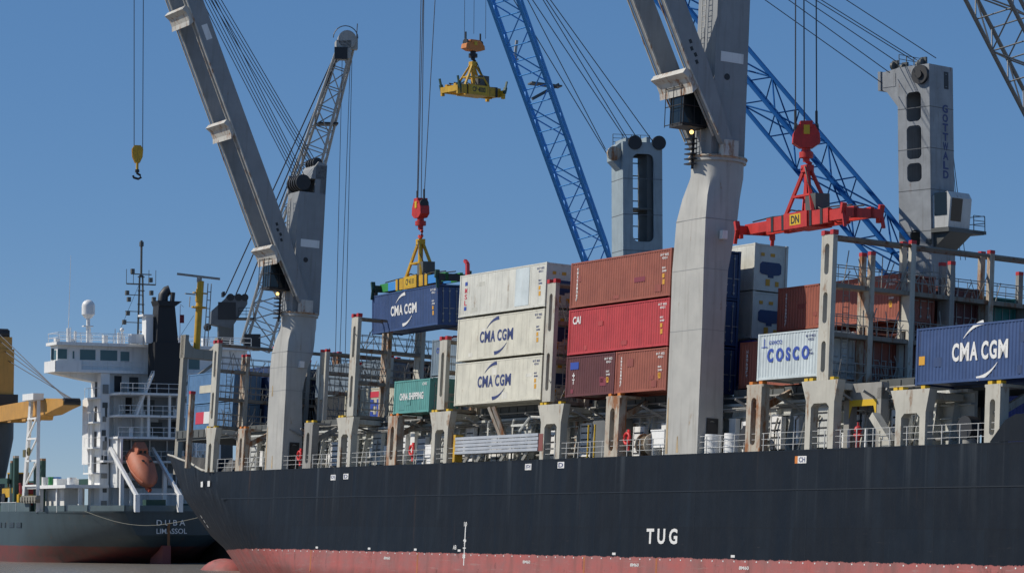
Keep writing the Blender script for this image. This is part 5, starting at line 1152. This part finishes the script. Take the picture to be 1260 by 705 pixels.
cn = MB(); cn.loft([[(-2.7, -.75, 1.2), (-.9, -.75, 1.3), (-.9, .75, 1.3), (-2.7, .75, 1.2)], [(-2.5, -.6, 2.25), (-1.1, -.6, 2.15), (-1.1, .6, 2.15), (-2.5, .6, 2.25)]], 0, False); cn.build('helmsman_canopy', LBO, lb)
wn = MB()
for y in (-.45, .08): wn.add([(-.93, y, 1.55), (-.93, y+.38, 1.55), (-1.03, y+.36, 1.95), (-1.03, y+.02, 1.95)], [(0,1,2,3)])
for y in (-.45, .45): wn.box((.5, y-.15, 1.55), (.9, y+.15, 1.62))
wn.build('window', GLASS, lb)
ke = MB(); ke.prism([(2.2, -.9), (3.6, -.5), (3.5, -1.0), (2.4, -1.3)], 1, -.15, .15); ke.build('bow_fender', paint('deep_orange', (.4, .07, .03), .5), lb)
# its deck crane
cy = thing('deck_crane', 'yellow crane of the far cargo ship at the left edge, jib lying level', 'crane', M2 @ T(-36, -8.0, 4.7))
p_ = MB(); p_.loft([superring(0, 0, .8, .8, 1, 0), superring(0, 0, .8, .8, 1, 4.2), superring(0, 0, 1.7, 1.7, 1, 9.2), superring(0, 0, 1.7, 1.7, 1, 12.0)]); p_.build('pedestal', paint('pedestal_slate', (.06, .08, .095), .5), cy)
p_ = MB(); p_.box((-1.7, -1.5, 12.0), (1.7, 1.7, 14.2)); p_.build('slewing_house', BLACK, cy)
p_ = MB(); p_.box((-1.3, -1.3, 14.2), (1.3, 1.3, 19.4)); p_.box((-1.1, -1.0, 19), (1.1, 1.1, 20.8)); p_.build('mast', YELJIB, cy)
p_ = MB(); p_.cyl((.3, -.8, 21.2), .6, 1.6, 14, 1); p_.box((-.8, -.8, 20.8), (.8, .9, 21.6)); p_.build('sheaves', BLACK, cy)
j = MB(); x1 = 25.0
j.prism([(0, 10.9), (x1-6, 11.3), (x1-2.5, 11.8), (x1, 12.1), (x1, 12.6), (x1-2, 12.9), (x1-7, 13.1), (0, 12.7)], 1, -1.1, .9)
for xx in (6, 11, 15): j.prism([(xx, 11.2), (xx+1.6, 11.3), (xx+1.3, 10.8), (xx+.2, 10.8)], 1, -1.0, .8)
j.build('jib', YELJIB, cy)
j = MB(); j.cyl((x1-.2, -1.0, 12.5), .4, 1.8, 16, 1); j.build('jib_head', BLACK, cy)
for i in range(4):
    r_ = MB(); r_.tube([(.6, -.7+i*.45, 21.5-i*1.1), (x1-.3-i*.5, -.8+i*.45, 12.9)], .05, 5); r_.build('luffing_rope', ROPE, cy)
# foredeck: green stanchions, beams, yellow loader, red bin
gs = MB(); gs.box((-130*.5-20, -10.2, 8.6), (-26, -9.9, 9.2)); gs.box((-75, 2, 8.4), (-20, 2.3, 9.3)); gs.build('deck_beam', DKGREEN, ship2)
for i, s in enumerate((31.5, 26.2, 24.0, 20.2, 17.6)):
    q_ = MB(); hgt = (11.0, 10.9, 11.4, 10.6, 11.0)[i]; y = (-9.9, -9.5, -9.9, -8.8, -9)[i]; q_.box((-s-.3, y-.25, 5.4), (-s+.3, y+.25, hgt)); o = q_.build('cargo_stanchion', DKGREEN, ship2)
    q_ = MB(); q_.box((-s-.3, y-.25, hgt), (-s+.3, y+.25, hgt+.25)); q_.build('rusty_cap', SHIPRUST, o)
ex_ = thing('wheel_loader', 'yellow loader with dark cab parked on the far ship behind the green stanchions', 'loader', M2 @ T(-27.0, -8.6, 6.4))
q_ = MB(); q_.prism([(-2.3, .7), (2.0, .7), (2.0, 1.6), (.8, 1.9), (-2.3, 1.7)], 1, -1.1, 1.1); q_.bar((1.8, -.8, 1.2), (3.4, -.8, .5), .25, .35); q_.bar((1.8, .8, 1.2), (3.4, .8, .5), .25, .35); q_.box((3.2, -1.3, .1), (4.1, 1.3, 1.0)); q_.build('body', YEL, ex_)
q_ = MB(); q_.box((-.9, -.85, 1.8), (.9, .85, 3.3)); o = q_.build('cab', GLASS, ex_); q_ = MB(); q_.box((-1.0, -.95, 3.3), (1.0, .95, 3.45))
for x in (-.95, .85):
    for y in (-.92, .82): q_.box((x, y, 1.8), (x+.1, y+.1, 3.3))
q_.build('cab_frame', YEL, o)
for x in (-1.5, 1.5):
    for y in (-1.25, .85): q_ = MB(); q_.cyl((x, y, .55), .6, .4, 18, 1); q_.build('wheel', BLACK, ex_)
dp = MB(); dp.box((-32, -9.5, 5.35), (-22, 6, 6.2)); dp.build('hatch_platform', DKGREEN, ship2)
q_ = MB(); q_.prism([(-1, 0), (1, 0), (1.25, 2.4), (-1.25, 2.4)], 1, -.9, .9)
for x in (-.7, 0, .7): q_.box((x-.06, -.96, .1), (x+.06, -.9, 2.3))
q_.box((-1.3, -1.0, 2.3), (1.3, 1.0, 2.45)); tag(q_.build('cargo_bin', paint('bin_red', (.25, .03, .04), .6, rust=.4), None, mat4=M2 @ T(-24.3, -8.3, 6.2)), 'dark red bin beside the yellow loader on the far ship', 'bin')
wr = MB()
wr.box((-19.5, -10.75, 6.4), (-14.5, -10.3, 7.2)); 
for i in range(6): wr.cyl((-19.2+i*.9, -10.9, 6.8), .3, .5, 12, 1)
wr.build('fairlead_winch', paint('winch_sand', (.24, .23, .19), .6, rust=.4), ship2)
pg = MB(); pg.box((-2, -3.4, 5.4), (-1, -1.2, 6.7)); pg.box((-1.6, 2.6, 5.4), (-.8, 3.6, 6.4)); pg.cyl((-1.2, 1.0, 5.4), .6, .9, 14); pg.build('mooring_winch', DKGREEN, ship2)
pm = MB(); pm.tube([(-.4, 4.2, 5.4), (-.4, 4.3, 8.2)], .12, 6); pm.box((-.5, 4.0, 6.4), (-.3, 4.5, 7.4)); pm.build('stern_post', WHITE, ship2)
# mooring ropes from the far stern
bpy.context.view_layer.update()
q_ = MB(); a = M2 @ Vector((-5.5, -8.5, 5.5)); b_ = M1 @ Vector((-107.4, 13.75, 5.6)); q_.tube([a.lerp(b_, i/14) - Vector((0, 0, 1.1*math.sin(math.pi*i/14))) for i in range(15)], .03, 5)
tag(q_.build('mooring_rope', plain('pale_rope', (.16, .16, .13), .8)), 'thin mooring rope sagging across the stern of the far cargo ship', 'rope')

# ================================================================== THINGS ON THE SIDE DECK
gw = thing('gangway_ladder', 'long aluminium gangway stowed on its side at the rail under the white stack', 'gangway', M1 @ T(-28.3, -.02, 9.05))
g = MB()
for i in range(5): g.box((0, -.05 + .03*(i % 2), .02+i*.235), (11.6, .12, .02+i*.235+.19))
g.box((0, .12, 0), (11.6, .75, .06)); g.box((0, .12, 1.1), (11.6, .75, 1.16)); g.build('ladder_frame', ALU, gw)
g = MB(); g.box((-.35, 0, -.5), (-.05, .6, 1.35)); g.build('end_frame', YEL, gw)
g = MB(); g.box((11.65, 0, 0), (12.2, .6, 1.1)); g.build('end_platform', paint('worn_red', (.22, .07, .06), .6), gw)
for x in (1.2, 3.0, 6.4, 9.4): g = MB(); g.bar((x, .1, -.55), (x+.3, .3, .02), .15, .18); g.build('support_bracket', SHIPBEIGE, gw)
for x in (-18.2, -20.5, -22.5, -26): dv = MB(); dv.tube([(x, 1.2, 8.5), (x, 1.2, 10.9), (x+.25, 1.1, 11.25), (x+.8, .9, 11.3)], .075, 6); dv.build('gangway_davit', COAM, ship)
dv = MB(); dv.box((-22.6, 1.1, 10.85), (-20.3, 1.3, 11.0)); dv.tube([(-21, .9, 10.5), (-19.6, .9, 11.4), (-17.4, .9, 11.3), (-16.9, .9, 10.6)], .09, 6); dv.build('gangway_davit', COAM, ship)
def life_ring(s, z, label):
    o = thing('life_ring', label, 'life ring', M1 @ T(-s, .2, z))
    m = MB(); pts = [(.33*math.cos(a), 0, .33*math.sin(a)) for a in [2*math.pi*i/20 for i in range(21)]]; m.tube(pts, .09, 8); m.build('ring', plain('lifering_red', (.62, .03, .03), .5), o)
    m = MB(); m.box((-.12, .06, -.75), (.12, .16, .55)); m.build('holder', plain('lifering_red', (.62, .03, .03), .5), o)
life_ring(54.6, 9.5, 'red life ring on the rail right beside the forward crane pedestal')
life_ring(35.4, 9.5, 'red life ring on the rail below the teal container')
life_ring(5.9, 9.6, 'red life ring on the rail left of the rusty pedestal below the maroon container')
for s, lab in ((-2.9, 'left of the two white drums at the foot of the bent crane pedestal'), (-5.0, 'right of the two white drums at the foot of the bent crane pedestal')):
    m = MB(); m.cyl((0, 0, 0), .52, 1.15, 20); m.cyl((0, 0, .35), .55, .06, 20); m.cyl((0, 0, .8), .55, .06, 20); tag(m.build('steel_drum', WHITE, None, mat4=M1 @ T(-s, .85, 8.5)), lab, 'drum', 'white drums by the crane')
vt = thing('mushroom_vent', 'dark round ventilator beside the white drums near the crane pedestal', 'ventilator', M1 @ T(6.6, 1.0, 8.5))
m = MB(); m.cyl((0, 0, 0), .4, .6, 16); m.build('pipe', SHIPGREY, vt); m = MB(); m.cyl((0, -.35, .9), .65, .7, 20, 1); m.build('hood', BLACK, vt)
rp = thing('rope_reel', 'brown rope reel on the side deck left of the rusty pedestal', 'reel', M1 @ T(-4.1, .7, 8.5))
m = MB()
for x in (-.55, .48): m.cyl((x, 0, .7), .7, .08, 20, 0)
m.build('flange', SHIPRUST, rp); m = MB(); m.cyl((-.48, 0, .7), .55, .96, 18, 0); m.build('rope_coil', paint('old_rope', (.12, .085, .05), .9), rp)
bxs = ((3.0, 1.0, 9.1, .95, 'white locker on the side deck just left of the bent crane pedestal'), (0, 0, 0, 0, ''))
m = MB(); m.box((-.75, -.3, .5), (.75, .3, 1.5)); m.box((-.8, -.34, 1.5), (.8, .34, 1.58)); m.box((-.6, -.25, 0), (-.5, .25, .5)); m.box((.5, -.25, 0), (.6, .25, .5))
tag(m.build('deck_locker', WHITE, None, mat4=M1 @ T(-3.0+.2, .8, 8.5)), bxs[0][4], 'locker')
m = MB(); m.box((-.5, -.3, .5), (.5, .3, 1.3)); m.box((-.55, -.33, 1.3), (.55, .33, 1.37)); m.box((-.4, -.2, 0), (.4, .2, .5)); tag(m.build('deck_locker', WHITE, None, mat4=M1 @ T(-33.4, .8, 8.5)), 'small white locker on the side deck below the teal container', 'locker')
ar = thing('access_arch', 'grey doorway with yellow painted arch behind the rail right of the tall lashing post', 'doorway', M1 @ T(17.2, 1.2, 8.5))
m = MB(); m.box((-1.7, 0, 0), (-1.2, .5, 3.3)); m.box((1.3, 0, 0), (1.7, .5, 3.3)); m.box((-1.7, 0, 2.7), (1.7, .5, 3.6)); m.build('frame', SHIPGREY, ar)
m = MB(); m.box((-1.2, -.03, 2.35), (1.3, .0, 2.7)); m.prism([(-1.2, 2.35), (-.95, 2.35), (-1.2, 1.7)], 1, -.03, 0); m.prism([(1.3, 2.35), (1.05, 2.35), (1.3, 1.7)], 1, -.03, 0); m.build('yellow_trim', YELP, ar)
hy = thing('fire_hydrant', 'red hydrant standing under the yellow arch', 'hydrant', M1 @ T(17.3, .9, 8.5))
m = MB(); m.cyl((0, 0, 0), .12, 1.0, 10); m.sphere((0, 0, 1.05), .22, 12, 8); m.cyl((-.3, 0, .75), .1, .6, 10, 0); m.cyl((0, 0, 1.2), .06, .25, 8); m.build('body', REDCAP, hy)
m = MB(); m.box((-.9, -.06, .1), (-.8, .06, 1.1)); m.box((.7, -.06, .1), (.8, .06, 1.1)); m.build('stand', WHITE, hy)
ch = MB(); ch.bar((-.8, 0, 1.75), (.75, 0, .3), .5, .42); ch.box((.5, -.4, 0), (1.3, .4, .4)); ch.box((0, -.25, 0), (.15, .25, .9))
tag(ch.build('deck_chute', SHIPBEIGE, None, mat4=M1 @ T(19.7, .8, 8.5)), 'white sloping chute at the rail between the yellow arch and the flared pedestal', 'chute')
vt2 = thing('mushroom_vent', 'black round ventilator in front of the deep blue container at right', 'ventilator', M1 @ T(27.2, .8, 8.5))
m = MB(); m.cyl((0, 0, 0), .35, .5, 16); m.build('pipe', SHIPGREY, vt2); m = MB(); m.cyl((0, -.35, .85), .62, .6, 20, 1); m.build('hood', BLACK, vt2)
for s in (11.0, 10.2): yp = MB(); yp.tube([(-s, .4, 8.5), (-s, .4, 10.6)], .06, 5); yp.build('yellow_pole', YELP, ship)
dh = MB(); dh.prism([(-12.6, 8.5), (-9.4, 8.5), (-9.0, 11.0), (-12.8, 11.0)], 1, 1.7, 2.4); dh.build('passage_locker', paint('locker_dark_grey', (.14, .15, .155), .5), ship)
# red lever on top of the white stack's left end
m = MB(); m.bar((-29.0, .6, 21.3), (-29.1, .6, 22.2), .22, .25); m.bar((-29.1, .6, 22.2), (-29.5, .6, 22.45), .22, .2); o = m.build('stacking_cone', REDCAP, None, mat4=M1); tag(o, 'small red upright lug on the top left end of the white stack', 'lug')
m = MB(); m.box((0, 0, 0), (2.2, 1.8, .35)); m.box((.2, .2, .35), (2.0, 1.6, .5)); tag(m.build('cover_panel', WHITE, None, mat4=M1 @ T(-15.2, 2.8, 20.95)), 'white panel lying between the white stack and the red stack at the top', 'panel')
bpy.context.view_layer.update()
